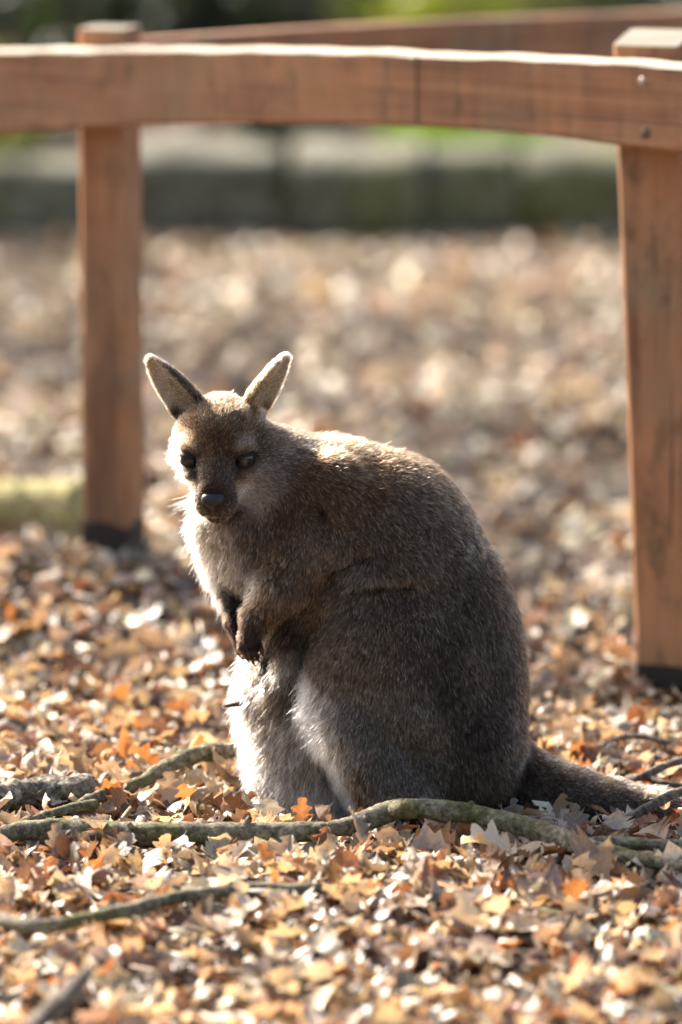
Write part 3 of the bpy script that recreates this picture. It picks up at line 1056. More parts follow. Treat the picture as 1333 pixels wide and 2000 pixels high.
shrub('sunlit_shrub', 'bright lime green leafy shrub above the far rail', 'shrub', (.40, 20.2, 0), .42, .50, 900, .08, LIME, 61)
shrub('sunlit_shrub', 'yellow green low plant behind the stone wall beside the corner post', 'shrub', (-.98, 15.4, 0), .20, .40, 420, .06, LIME, 62)


# grass behind the middle log
def grass_patch(name, cx, cy, rx, ry, n, h, label):
    r = np.random.default_rng(5)
    a = r.uniform(0, 6.28, n); k = np.sqrt(r.random(n))
    X = cx + rx * k * np.cos(a); Y = cy + ry * k * np.sin(a)
    yaw = r.uniform(0, 6.28, n); L = h * r.uniform(.5, 1.2, n); ln = r.uniform(.1, .7, n)
    dx, dy = np.cos(yaw), np.sin(yaw)
    w = .004
    V = np.stack([np.stack([X - dy * w, Y + dx * w, 0 * X], -1), np.stack([X + dy * w, Y - dx * w, 0 * X], -1),
                  np.stack([X + dx * L * ln * .4 + dy * w * .7, Y + dy * L * ln * .4 - dx * w * .7, L * .6], -1), np.stack([X + dx * L * ln * .4 - dy * w * .7, Y + dy * L * ln * .4 + dx * w * .7, L * .6], -1),
                  np.stack([X + dx * L * ln + dy * .0006, Y + dy * L * ln - dx * .0006, L], -1), np.stack([X + dx * L * ln - dy * .0006, Y + dy * L * ln + dx * .0006, L], -1)], 1)
    V[..., 2] += ground_z(X, Y)[:, None] - .002
    Fc = np.arange(n)[:, None] * 6 + np.array([[0, 1, 2, 3, 3, 2, 4, 5]])
    me = mesh_np(name, V.reshape(-1, 3), Fc.reshape(-1, 4))
    C = np.array([(.10, .19, .03), (.16, .25, .045), (.22, .27, .07)])[r.integers(0, 3, n)]
    set_col(me, 'col', np.repeat(C, 6, 0))
    tag(obj(name, me, M['green']), label, 'grass', None, 'stuff')


grass_patch('grass', .36, 15.7, .22, .60, 3000, .24, 'patch of sunlit green grass behind the low stone wall')

tree('slender grey tree trunk standing behind the corner post', (-1.02, 20.5, 0), .11, 5.5, 1.6, 900, WINTER, 3)
tree('dark tree trunk standing among the evergreen shrubs', (-.62, 24.0, 0), .13, 6.0, 1.8, 900, WINTER, 4)
tree('bare winter oak shading the ground left of the fence', (-4.4, 15.5, 0), .20, 5.2, 2.0, 1300, WINTER, 6, .10)
tree('spreading oak tree beyond the stone wall left of the pen', (-6.5, 20.6, 0), .24, 6.0, 2.2, 1500, WINTER, 8, .10)
tree('tall tree trunk standing behind the lime green shrub', (1.05, 25.5, 0), .16, 7.0, 2.0, 1200, DARKG, 9, .12)

# ------------------------------------------------------------------ wallaby
S = Y0 / F * 1.0            # metres per photo pixel at the animal


def q(u, v, w=0.0):
    """photo pixel + depth (px, away from camera) -> animal space (px units; x right, y away, z up)"""
    p = at_depth(u, v, Y0 + w * S)
    return np.array([p[0] / S, w, p[2] / S])


def qd(u, v, w):
    d = np.array([u, w, -v], float)
    return d / np.linalg.norm(d)


class Field:
    def __init__(self, lo, hi, h):
        self.lo = np.array(lo, float)
        self.h = h
        self.n = np.ceil((np.array(hi) - self.lo) / h).astype(int) + 1
        self.F = np.full(self.n, 60.0, np.float32)

    def block(self, c0, c1):
        a = np.maximum(np.floor((np.minimum(c0, c1) - self.lo) / self.h).astype(int), 0)
        b = np.minimum(np.ceil((np.maximum(c0, c1) - self.lo) / self.h).astype(int) + 1, self.n)
        if np.any(b <= a): return None, None
        ax = [self.lo[i] + self.h * np.arange(a[i], b[i], dtype=np.float32) for i in range(3)]
        P = np.stack(np.meshgrid(*ax, indexing='ij'), -1).astype(np.float32)
        return tuple(slice(a[i], b[i]) for i in range(3)), P

    def union(self, sl, d, k):
        A = self.F[sl]
        if k <= 0:
            self.F[sl] = np.minimum(A, d)
        else:
            hh = np.clip(0.5 + 0.5 * (A - d) / k, 0, 1)
            self.F[sl] = A * (1 - hh) + d * hh - k * hh * (1 - hh)

    def subtract(self, sl, d, k):
        A = self.F[sl]
        hh = np.clip(0.5 - 0.5 * (A + d) / max(k, 1e-3), 0, 1)
        self.F[sl] = A * (1 - hh) + (-d) * hh + k * hh * (1 - hh)

    @staticmethod
    def d_ell(P, c, r, R=None):
        L = P - np.asarray(c, np.float32)
        if R is not None: L = L @ np.asarray(R, np.float32).T
        r = np.asarray(r, np.float32)
        k0 = np.sqrt(((L / r) ** 2).sum(-1)) + 1e-6
        k1 = np.sqrt(((L / (r * r)) ** 2).sum(-1)) + 1e-6
        return k0 * (k0 - 1) / k1

    def ell(self, c, r, k=20, R=None, sub=False):
        m = max(r) + k + 14
        sl, P = self.block(np.array(c) - m, np.array(c) + m)
        if sl is None: return
        d = self.d_ell(P, c, r, R)
        (self.subtract if sub else self.union)(sl, d, k)

    def cone(self, a, b, ra, rb, k=20, sub=False):
        a = np.array(a, np.float32)
        b = np.array(b, np.float32)
        m = max(ra, rb) + k + 14
        sl, P = self.block(np.minimum(a, b) - m, np.maximum(a, b) + m)
        if sl is None: return
        ab = b - a
        t = np.clip(((P - a) @ ab) / (ab @ ab), 0, 1)
        d = np.sqrt(((P - a - t[..., None] * ab) ** 2).sum(-1)) - (ra + (rb - ra) * t)
        (self.subtract if sub else self.union)(sl, d, k)

    def mesh(self):
        Fv = self.F
        s = Fv < 0
        n = np.array(Fv.shape)
        c = n - 1
        cnt = np.zeros(c, np.int8)
        for dx in (0, 1):
            for dy in (0, 1):
                for dz in (0, 1):
                    cnt += s[dx:dx + c[0], dy:dy + c[1], dz:dz + c[2]]
        act = (cnt > 0) & (cnt < 8)
        idx = np.full(c, -1, np.int64)
        ijk = np.argwhere(act)
        idx[act] = np.arange(len(ijk))
        acc = np.zeros((len(ijk), 3))
        num = np.zeros(len(ijk))
        corners = [np.array(x) for x in [(0, 0, 0), (1, 0, 0), (0, 1, 0), (1, 1, 0), (0, 0, 1), (1, 0, 1), (0, 1, 1), (1, 1, 1)]]
        g = lambda o: Fv[ijk[:, 0] + o[0], ijk[:, 1] + o[1], ijk[:, 2] + o[2]]
        vals = [g(o) for o in corners]
        for i in range(8):
            for j in range(i + 1, 8):
                if np.abs(corners[i] - corners[j]).sum() != 1: continue
                m = (vals[i] < 0) != (vals[j] < 0)
                t = vals[i][m] / (vals[i][m] - vals[j][m])
                acc[m] += corners[i] + t[:, None] * (corners[j] - corners[i])
                num[m] += 1
        V = self.lo + self.h * (ijk + acc / num[:, None])
        Q = []
        for ax in range(3):
            o = [0, 0, 0]
            o[ax] = 1
            b1, b2 = (ax + 1) % 3, (ax + 2) % 3
            A = s[tuple(slice(0, n[i] - 1) if i == ax else slice(1, n[i] - 1) for i in range(3))]
            B = s[tuple(slice(1, n[i]) if i == ax else slice(1, n[i] - 1) for i in range(3))]
            e = np.argwhere(A != B)
            ins = A[A != B]
            p = e.copy()
            for i in range(3):
                if i != ax: p[:, i] += 1
            def cell(d1, d2):
                c_ = p.copy()
                c_[:, b1] -= d1
                c_[:, b2] -= d2
                return idx[c_[:, 0], c_[:, 1], c_[:, 2]]
            quad = np.stack([cell(1, 1), cell(0, 1), cell(0, 0), cell(1, 0)], 1)
            quad[~ins] = quad[~ins][:, ::-1]
            Q.append(quad)
        return V, np.concatenate(Q)


fld = Field(q(270, 1690, 0) + np.array([0, -270, 0]), q(1500, 660, 0) + np.array([0, 270, 0]), 4.0)

# ---- torso
fld.ell(q(838, 1345, 0), (192, 175, 262), 40)                 # rump
fld.ell(q(748, 1100, -5), (192, 150, 222), 60)                # back
fld.ell(q(640, 1010, -10), (150, 125, 150), 60)               # shoulders
fld.ell(q(862, 1210, 0), (132, 150, 180), 60)                 # small of the back
fld.cone(q(620, 985, -10), q(470, 905, -15), 112, 84, 50)     # neck
fld.ell(q(512, 1060, -25), (108, 96, 130), 50)                # chest
fld.ell(q(470, 1000, -40), (86, 80, 96), 40)                  # throat
fld.ell(q(606, 1300, 12), (116, 105, 225), 40)                # belly
fld.ell(q(560, 1310, -40), (72, 66, 100), 34)                 # pouch
fld.cone(q(540, 1370, -20), q(572, 1590, -70), 66, 62, 40)      # far leg and belly fur
fld.cone(q(598, 1440, -62), q(616, 1600, -92), 58, 56, 34)    # white belly skirt
fld.ell(q(648, 985, -95), (70, 46, 96), 30)                   # shoulder blade
fld.cone(q(668, 1180, -112), q(800, 1120, -116), 34, 44, 50)   # flank roll above the thigh
# ---- near hind leg
fld.ell(q(778, 1330, -118), (176, 100, 200), 14)               # thigh
fld.ell(q(672, 1375, -135), (74, 56, 110), 20)                # knee
fld.cone(q(692, 1430, -150), q(772, 1560, -150), 72, 84, 20)  # shin
fld.cone(q(800, 1590, -150), q(640, 1640, -190), 42, 30, 22)  # foot
fld.cone(q(720, 1590, 110), q(560, 1600, 60), 42, 30, 22)     # far foot
fld.ell(q(905, 1480, -60), (120, 120, 150), 46)
# ---- tail
tp = [(960, 1505, 10, 92), (1050, 1538, -40, 62), (1120, 1553, -80, 50), (1200, 1566, -108, 41), (1290, 1580, -122, 33), (1400, 1602, -130, 25), (1470, 1612, -134, 14)]
for a, b in zip(tp[:-1], tp[1:]):
    fld.cone(q(*a[:3]), q(*b[:3]), a[3], b[3], 18)
# ---- forelegs
fld.cone(q(610, 1060, -95), q(545, 1146, -118), 70, 48, 34)
fld.cone(q(545, 1146, -118), q(500, 1208, -128), 48, 28, 20)
fld.cone(q(500, 1208, -128), q(487, 1246, -126), 27, 21, 12)
fld.cone(q(487, 1246, -126), q(491, 1258, -122), 21, 17, 6)
fld.cone(q(480, 1080, 10), q(454, 1150, -30), 46, 27, 26)
fld.cone(q(454, 1150, -30), q(458, 1215, -70), 25, 20, 10)
fld.cone(q(458, 1215, -70), q(474, 1262, -88), 19, 16, 8)
# near paw: five fingers curled downwards
for k_, (du, ln) in enumerate([(-17, 26), (-9, 36), (0, 40), (9, 36), (17, 24)]):
    a = q(486 + du * 0.9, 1246, -130 + 4 * abs(k_ - 2))
    b = q(488 + du * 1.15, 1248 + ln * 0.62, -138 + 4 * abs(k_ - 2))
    c = q(494 + du * 1.1, 1250 + ln, -126 + 4 * abs(k_ - 2))
    fld.cone(a, b, 6.6, 5.6, 2)
    fld.cone(b, c, 5.6, 4.4, 2)
for k_, (du, ln) in enumerate([(-10, 24), (-3, 30), (4, 30), (10, 24)]):
    a = q(472 + du, 1252, -90)
    b = q(476 + du * 0.9, 1252 + ln, -86)
    fld.cone(a, b, 7.0, 5.0, 3)

# ---- head, in its own frame
HO = q(433, 862, -78)
hf = np.array([-0.115, -0.865, -0.490]); hf /= np.linalg.norm(hf)
hx = np.array([1.0, -0.10, 0.02]); hx -= hf * (hx @ hf); hx /= np.linalg.norm(hx)
hu = np.cross(hx, -hf); hu = hu if hu[2] > 0 else -hu
HR = np.stack([hx, hu, hf])          # rows: local axes


def hd(x, y, z):
    return HO + hx * x + hu * y + hf * z


fld.ell(hd(0, 12, -14), (71, 68, 82), 24, HR)                 # cranium
fld.ell(hd(0, 38, 8), (50, 40, 54), 22, HR)                   # forehead
fld.cone(hd(0, 2, 38), hd(0, -22, 118), 50, 28, 20)           # bridge
fld.ell(hd(0, -50, 112), (38, 40, 40), 14, HR)                # muzzle
fld.ell(hd(-19, -60, 122), (23, 26, 22), 12, HR)
fld.ell(hd(19, -60, 122), (23, 26, 22), 12, HR)
fld.ell(hd(0, -92, 110), (24, 17, 28), 10, HR)                # chin
for sx in (-1, 1):
    fld.cone(hd(45 * sx, -38, 0), hd(13 * sx, -58, 92), 42, 23, 18)     # cheeks and jaw
    fld.ell(hd(50 * sx, 24, 48), (24, 14, 22), 16, HR)                  # brow
    fld.ell(hd(56 * sx, 1, 67), (22, 17, 18), 5, HR, sub=True)          # eye socket
    fld.ell(hd(50 * sx, -22, 66), (22, 14, 26), 14, HR)                 # cheek bone
# mouth slit
for sx in (-1, 1):
    fld.cone(hd(0, -86, 146), hd(24 * sx, -82, 122), 3.2, 2.4, 3, sub=True)
fld.cone(hd(0, -64, 152), hd(0, -86, 147), 3, 2.6, 2, sub=True)
fld.cone(hd(-20, -15, -20), q(520, 930, -40), 74, 96, 34)               # nape


# ---- ears
def basis(axis, nrm_):
    a = np.asarray(axis, float); a /= np.linalg.norm(a)
    n_ = np.asarray(nrm_, float); n_ -= a * (n_ @ a); n_ /= np.linalg.norm(n_)
    return np.stack([a, np.cross(n_, a), n_])


EARS = []
for base_, tip_, nv, wid in ((q(382, 812, -62), q(291, 699, -52), qd(-0.42, 0.40, -0.80), 41), (q(492, 806, -50), q(561, 694, -40), qd(0.80, 0.30, -0.50), 42)):
    Bz = basis(tip_ - base_, nv)
    Ln = np.linalg.norm(tip_ - base_)
    EARS.append((base_, tip_, Bz, Ln, wid))
    m_ = Ln * 0.75 + 20
    mid_ = base_ + (tip_ - base_) * 0.5
    sl, P = fld.block(mid_ - m_, mid_ + m_)
    Lc = (P - base_.astype(np.float32)) @ Bz.T.astype(np.float32)
    t_ = Lc[..., 0] / Ln
    wpr = np.interp(t_, [-.2, 0, .2, .45, .7, .88, 1.0, 1.06], [.55, .92, 1.04, .96, .76, .52, .30, .06]) * wid
    tpr = np.maximum(wpr * 0.54, 5)
    end = np.maximum((t_ - 1.02) * Ln, (-0.2 - t_) * Ln)
    cup = Lc[..., 2] - 0.010 * Lc[..., 1] ** 2 * np.clip(t_ * 2, 0, 1)
    dd_ = np.maximum((np.sqrt((Lc[..., 1] / wpr) ** 2 + (Lc[..., 2] / tpr) ** 2) - 1) * np.minimum(wpr, tpr), end)
    fld.union(sl, dd_.astype(np.float32), 10)
    wi, ti_ = wpr - 7, np.maximum(tpr - 3, 4)
    di_ = np.maximum((np.sqrt((Lc[..., 1] / np.maximum(wi, 3)) ** 2 + ((Lc[..., 2] - tpr * 0.75) / (ti_ * 1.25)) ** 2) - 1) * np.minimum(wi, ti_), np.maximum((t_ - 0.95) * Ln, (0.10 - t_) * Ln))
    fld.subtract(sl, di_.astype(np.float32), 4)

# ---- folds in the coat
for pts, r_ in (([(612, 972, -140), (626, 1000, -150), (632, 1032, -155)], 13), ([(935, 1052, -110), (948, 1068, -105), (965, 1078, -95)], 11),
                ([(690, 1158, -190), (740, 1152, -205), (800, 1150, -200)], 3.5), ([(600, 1190, -120), (650, 1120, -160), (720, 1085, -165)], 4.5),
                ([(598, 1240, -110), (592, 1290, -110), (590, 1340, -110)], 12), ([(528, 1285, -112), (529, 1300, -112), (527, 1325, -108)], 7)):
    for a, b in zip(pts[:-1], pts[1:]):
        # find the surface along the view direction and cut there
        qa_, qb_ = q(*a), q(*b)
        def surf(pq):
            x = pq.copy()
            for yy in np.arange(-250, 120, 4.0):
                t_ = np.array([x[0], yy, x[2]])
                ii = np.round((t_ - fld.lo) / fld.h).astype(int)
                if np.all(ii >= 0) and np.all(ii < fld.n) and fld.F[tuple(ii)] < 0:
                    return t_
            return x
        fld.cone(surf(qa_), surf(qb_), r_, r_, 16, sub=True)

Vb, Qb = fld.mesh()
# relax the voxel steps
def smooth(V, Q, it=2, lam=0.5):
    e = np.concatenate([Q[:, [0, 1]], Q[:, [1, 2]], Q[:, [2, 3]], Q[:, [3, 0]]])
    for _ in range(it):
        acc = np.zeros_like(V)
        num = np.zeros(len(V))
        for a, b in ((0, 1), (1, 0)):
            for c_ in range(3):
                acc[:, c_] += np.bincount(e[:, a], V[e[:, b], c_], len(V))
            num += np.bincount(e[:, a], minlength=len(V))
        V = V * (1 - lam) + lam * acc / num[:, None]
    return V


Vb = smooth(Vb, Qb, 2)
# keep the largest shell, drop what is below the soil
def normals(V, Q):
    n_ = np.cross(V[Q[:, 2]] - V[Q[:, 0]], V[Q[:, 3]] - V[Q[:, 1]])
    out = np.zeros_like(V)
    for k_ in range(4):
        for c_ in range(3):
            out[:, c_] += np.bincount(Q[:, k_], n_[:, c_], len(V))
    return out / (np.linalg.norm(out, axis=1)[:, None] + 1e-9)


Nb = normals(Vb, Qb)
BASE = np.array([0.09, Y0, 0.0])


def to_local(Vq):
    W = Vq * S
    W = W + np.array([0, Y0, 0])
    return W - BASE


# ---- coat fields: direction, length and colour, set by anchors in the animal's own space
FLOW = [  # u v w  du dv dw  weight-radius
    (560, 860, -20, 1, .1, .3), (660, 850, 0, 1, .15, .1), (760, 862, 0, 1, .3, .1), (880, 920, 0, .8, .7, 0), (970, 1040, 0, .4, 1, 0), (1030, 1200, 0, .08, 1, 0), (1035, 1350, 0, 0, 1, 0), (1020, 1470, 0, .2, 1, 0),
    (600, 930, -110, .8, .5, .1), (700, 930, -110, .9, .5, .1), (800, 1000, -120, .75, .75, .1), (900, 1100, -110, .4, 1, .1), (700, 1030, -140, .55, .9, 0), (600, 1040, -140, .05, 1, -.05), (560, 980, -120, .4, 1, 0),
    (680, 1110, -170, -.3, .9, 0), (620, 1180, -150, -.4, .9, 0), (780, 1120, -180, .55, .8, 0), (760, 1220, -200, .1, 1, 0), (860, 1250, -170, .15, 1, .05), (950, 1250, -90, .15, 1, .05),
    (680, 1280, -190, -.25, 1, 0), (640, 1360, -190, -.4, 1, .1), (720, 1400, -200, -.1, 1, 0), (820, 1400, -190, .05, 1, 0), (760, 1520, -220, 0, 1, -.1), (900, 1500, -170, .1, 1, 0), (980, 1500, -60, .5, 1, 0), (700, 1500, -220, -.1, 1, 0),
    (640, 1500, -120, -.3, 1, -.1), (580, 1500, -80, -.35, 1, -.2), (520, 1450, 0, -.6, 1, -.1), (530, 1560, 0, -.5, 1, -.1), (500, 1350, 0, -.7, .9, -.1), (560, 1350, -100, -.3, 1, -.1), (560, 1260, -110, -.25, 1, -.05), (620, 1580, -110, 0, 1, -.1), (600, 1400, -110, -.55, .9, -.1),
    (420, 1100, -40, -.5, 1, -.1), (390, 1060, -60, -.7, 1, 0), (370, 1010, -70, -.8, .9, .2), (480, 1100, -120, -.2, 1, 0), (540, 1120, -150, -.25, 1, 0), (450, 1050, -110, -.1, 1, 0), (520, 1040, -130, .1, 1, 0), (500, 1180, -150, -.5, 1, 0), (445, 1160, -40, -.3, 1, 0), (480, 1240, -140, .1, 1, 0),
    (1080, 1530, -40, 1, .35, 0), (1200, 1560, -50, 1, .25, 0), (1330, 1590, -50, 1, .2, 0), (1450, 1610, -60, 1, .1, 0),
]
FLOW_H = [  # head frame: x y z -> direction x y z
    (0, -35, 150, 0, .5, -1), (0, -5, 100, 0, .5, -1), (0, 25, 60, 0, .7, -1), (0, 60, 20, 0, .3, -1), (0, 75, -20, 0, .1, -1),
    (45, 20, 60, .5, .5, -1), (-45, 20, 60, -.5, .5, -1), (60, 50, 0, .3, .3, -1), (-60, 50, 0, -.3, .3, -1),
    (35, -45, 110, .5, -.1, -1), (-35, -45, 110, -.5, -.1, -1), (60, -30, 50, .8, -.45, -.7), (-60, -30, 50, -.8, -.45, -.7), (85, -30, 0, .8, -.6, -.5), (-85, -30, 0, -.9, -.5, -.4),
    (70, -70, 20, .6, -.9, -.4), (-70, -70, 20, -.7, -.9, -.4), (0, -90, 100, 0, -.7, -.7), (0, -100, 40, 0, -1, -.4), (25, -70, 125, .5, -.5, -.6), (-25, -70, 125, -.5, -.5, -.6),
]
fp, fd = [], []
for a in FLOW:
    fp.append(q(*a[:3])); fd.append(qd(a[3], a[4], a[5]))
for a in FLOW_H:
    fp.append(hd(*a[:3])); d_ = hx * a[3] + hu * a[4] + hf * a[5]; fd.append(d_ / np.linalg.norm(d_))
for base_, tip_, Bz, Ln, wid in EARS:
    for f_ in (0.25, 0.6, 0.95):
        for nn_ in (-22, 22):
            fp.append(base_ + Bz[0] * Ln * f_ + Bz[2] * nn_); fd.append(Bz[0])
fp, fd = np.array(fp), np.array(fd)


def idw(P, pts, vals, p=4.0, eps=14.0):
    out = np.zeros((len(P), vals.shape[1]))
    for i in range(0, len(P), 20000):
        d2 = ((P[i:i + 20000, None, :] - pts[None]) ** 2).sum(-1) + eps ** 2
        w = d2 ** (-p / 2)
        out[i:i + 20000] = (w @ vals) / w.sum(1)[:, None]
    return out


# (u, v, w, length px, root colour, tip colour)
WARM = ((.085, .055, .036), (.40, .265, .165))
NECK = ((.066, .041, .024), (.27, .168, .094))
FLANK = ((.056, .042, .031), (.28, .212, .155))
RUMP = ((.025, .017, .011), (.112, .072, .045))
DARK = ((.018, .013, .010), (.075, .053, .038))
THIGH = ((.065, .056, .050), (.43, .39, .35))
PALE = ((.26, .235, .21), (.66, .62, .56))
WHITE = ((.44, .42, .40), (.82, .80, .77))
CHESTG = ((.20, .165, .135), (.60, .52, .44))
PAW = ((.018, .012, .009), (.05, .032, .023))
FORE = ((.060, .042, .029), (.27, .185, .12))
MUZ = ((.040, .030, .024), (.125, .098, .08))
MUZD = ((.018, .014, .012), (.055, .044, .038))
TAN = ((.22, .165, .11), (.56, .44, .31))
TAILC = ((.060, .052, .046), (.30, .27, .245))
CHIN = ((.07, .06, .052), (.27, .24, .21))
COAT = [
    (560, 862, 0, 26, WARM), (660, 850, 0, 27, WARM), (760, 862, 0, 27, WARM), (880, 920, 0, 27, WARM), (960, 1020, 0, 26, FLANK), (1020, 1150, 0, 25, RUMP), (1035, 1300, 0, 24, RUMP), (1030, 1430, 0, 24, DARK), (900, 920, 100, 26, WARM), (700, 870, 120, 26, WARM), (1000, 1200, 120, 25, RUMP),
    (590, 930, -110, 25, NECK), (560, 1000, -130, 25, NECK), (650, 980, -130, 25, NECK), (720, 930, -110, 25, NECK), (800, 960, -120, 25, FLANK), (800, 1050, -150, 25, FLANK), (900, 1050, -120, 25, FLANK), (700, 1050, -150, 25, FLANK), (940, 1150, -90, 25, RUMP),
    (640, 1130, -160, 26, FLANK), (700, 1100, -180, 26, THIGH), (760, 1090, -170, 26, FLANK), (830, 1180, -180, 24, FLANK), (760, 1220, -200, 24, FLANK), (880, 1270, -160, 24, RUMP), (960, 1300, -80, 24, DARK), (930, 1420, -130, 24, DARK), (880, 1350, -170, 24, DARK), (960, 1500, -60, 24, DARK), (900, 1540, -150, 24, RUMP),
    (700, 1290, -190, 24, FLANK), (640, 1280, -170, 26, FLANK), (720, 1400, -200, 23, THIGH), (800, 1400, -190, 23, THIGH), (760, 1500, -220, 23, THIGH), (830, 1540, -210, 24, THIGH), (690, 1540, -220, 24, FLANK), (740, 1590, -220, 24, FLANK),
    (612, 1380, -170, 40, PALE), (630, 1440, -170, 38, PALE), (655, 1500, -180, 30, PALE), (600, 1330, -150, 34, CHESTG), (600, 1400, -110, 44, PALE),
    (520, 1440, 0, 44, WHITE), (500, 1360, 20, 44, WHITE), (480, 1320, 0, 40, WHITE), (540, 1570, 0, 42, WHITE), (580, 1520, -80, 42, PALE), (630, 1560, -110, 40, WHITE), (560, 1420, -90, 44, CHESTG), (620, 1500, -120, 40, CHESTG), (560, 1300, -110, 36, CHESTG), (540, 1240, -110, 30, FLANK), (590, 1250, -120, 30, FLANK), (560, 1350, -110, 38, FLANK),
    (400, 1090, -40, 46, WHITE), (375, 1030, -60, 44, WHITE), (425, 1150, 0, 40, WHITE), (360, 980, -60, 36, WHITE), (440, 1080, -110, 34, CHESTG), (480, 1130, -130, 30, CHESTG), (520, 1080, -140, 28, NECK), (490, 1050, -130, 28, FLANK), (540, 1140, -160, 26, FLANK), (440, 1045, -110, 28, CHESTG),
    (520, 1190, -165, 22, NECK), (490, 1215, -155, 12, PAW), (488, 1260, -145, 6, PAW), (500, 1285, -130, 5, PAW), (460, 1210, -80, 8, PAW), (450, 1150, -45, 14, MUZD), (474, 1270, -95, 5, PAW),
    (1080, 1530, -40, 22, TAILC), (1200, 1560, -50, 19, TAILC), (1330, 1590, -50, 18, TAILC), (1450, 1610, -60, 14, TAILC), (1040, 1520, -30, 24, RUMP),
    (740, 1620, -190, 16, THIGH), (650, 1640, -200, 12, MUZ),
]
COAT_H = [
    (0, -30, 152, 2.5, MUZD), (0, -22, 128, 4, MUZ), (0, -8, 104, 6, MUZ), (0, 6, 84, 8, MUZ), (0, 26, 66, 10, FORE), (0, 50, 46, 12, FORE), (0, 66, 20, 14, FORE), (0, 80, -10, 15, MUZ), (-20, 76, 10, 13, FORE), (26, 76, 4, 13, FORE), (0, 58, 36, 12, MUZ),
    (28, 12, 72, 8, MUZ), (-28, 12, 72, 8, MUZ), (30, 34, 58, 10, FORE), (-30, 34, 58, 10, FORE), (54, 30, 58, 10, TAN), (-54, 30, 58, 10, TAN), (68, 14, 50, 11, FLANK), (-70, 10, 46, 12, WHITE), (40, -8, 82, 7, MUZ), (-40, -8, 82, 7, MUZ), (54, -18, 74, 9, TAN), (-58, -18, 70, 10, WHITE),
    (32, -30, 112, 5, MUZ), (-32, -30, 112, 5, MUZ), (34, -48, 118, 5, MUZD), (-34, -48, 118, 5, MUZD), (30, -60, 128, 5, CHIN), (-30, -60, 128, 5, CHIN), (0, -62, 150, 4, MUZ), (14, -62, 146, 4, CHIN), (-14, -62, 146, 4, CHIN), (0, -90, 130, 7, CHIN), (18, -84, 128, 8, CHIN), (-18, -84, 128, 8, CHIN),
    (46, -44, 96, 12, WHITE), (-46, -44, 96, 14, WHITE), (52, -62, 74, 18, WHITE), (60, -46, 78, 16, PALE), (66, -22, 62, 15, PALE), (-54, -60, 74, 22, WHITE), (64, -40, 60, 18, FLANK), (-66, -36, 60, 22, WHITE), (80, -30, 20, 22, FLANK), (-84, -30, 20, 30, WHITE), (84, 0, 0, 20, FLANK), (-84, 0, 0, 24, WHITE), (70, -80, 30, 24, NECK), (-66, -84, 30, 36, WHITE), (0, -100, 60, 22, CHESTG), (30, -90, 80, 18, FLANK), (-34, -88, 84, 22, WHITE),
    (0, 84, -40, 15, FORE), (-30, 72, -20, 16, FORE), (30, 72, -20, 16, FORE), (-44, 62, 16, 13, FORE), (44, 62, 16, 13, FORE), (0, 40, 56, 11, MUZ), (-14, 52, 44, 12, FORE), (14, 52, 44, 12, FORE), (72, 40, 10, 15, FORE), (-72, 40, 10, 15, FORE), (60, 60, -30, 18, NECK), (-60, 60, -30, 18, NECK), (90, -40, -40, 24, NECK),
]
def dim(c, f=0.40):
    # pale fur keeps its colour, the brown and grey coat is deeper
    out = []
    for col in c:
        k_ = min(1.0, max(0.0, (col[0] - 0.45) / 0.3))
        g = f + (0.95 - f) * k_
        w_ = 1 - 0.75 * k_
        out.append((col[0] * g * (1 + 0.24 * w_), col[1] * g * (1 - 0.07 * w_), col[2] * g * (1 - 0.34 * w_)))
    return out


cp_, cv_ = [], []
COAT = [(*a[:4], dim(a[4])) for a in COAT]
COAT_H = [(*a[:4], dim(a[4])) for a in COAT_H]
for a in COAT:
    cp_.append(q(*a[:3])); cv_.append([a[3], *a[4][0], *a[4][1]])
for a in COAT_H:
    cp_.append(hd(*a[:3])); cv_.append([a[3], *a[4][0], *a[4][1]])
EARC = ((.13, .068, .030), (.48, .26, .105))
EARD = ((.02, .013, .01), (.07, .045, .028))
EARI = ((.30, .22, .145), (.74, .59, .43))
for e_, (base_, tip_, Bz, Ln, wid) in enumerate(EARS):
    side = 1 if e_ == 0 else -1
    for f_ in (0.15, 0.4, 0.65, 0.95):
        cp_.append(base_ + Bz[0] * Ln * f_ + Bz[2] * 2); cv_.append([11, *EARI[0], *EARI[1]])
        cp_.append(base_ + Bz[0] * Ln * f_ - Bz[2] * 26); cv_.append([8, *EARC[0], *EARC[1]])
        for s_ in (-1, 1):
            c_ = EARI if (f_ > 0.2 and s_ == side) else (EARD if e_ == 0 else EARC)
            cp_.append(base_ + Bz[0] * Ln * f_ + Bz[1] * s_ * wid * 0.95 + Bz[2] * 6); cv_.append([9, *c_[0], *c_[1]])
    cp_.append(tip_); cv_.append([7, *EARC[0], *EARC[1]])
cp_, cv_ = np.array(cp_), np.array(cv_)

coat_v = idw(Vb, cp_, cv_, 5.0, 8.0)


def paint(pts, rad_, c, k_=1.0):
    """lay a marking along a polyline on the coat"""
    d_ = np.full(len(Vb), 1e9)
    pts = [np.asarray(x_) for x_ in pts]
    for a_, b_ in zip(pts, pts[1:] if len(pts) > 1 else pts):
        ab = b_ - a_
        t_ = np.clip(((Vb - a_) @ ab) / max(ab @ ab, 1e-6), 0, 1)
        d_ = np.minimum(d_, np.linalg.norm(Vb - a_ - t_[:, None] * ab, axis=1))
    w_ = (k_ * np.clip(1.5 - d_ / rad_, 0, 1))[:, None]
    coat_v[:, 1:] = coat_v[:, 1:] * (1 - w_) + np.array([*c[0], *c[1]]) * w_


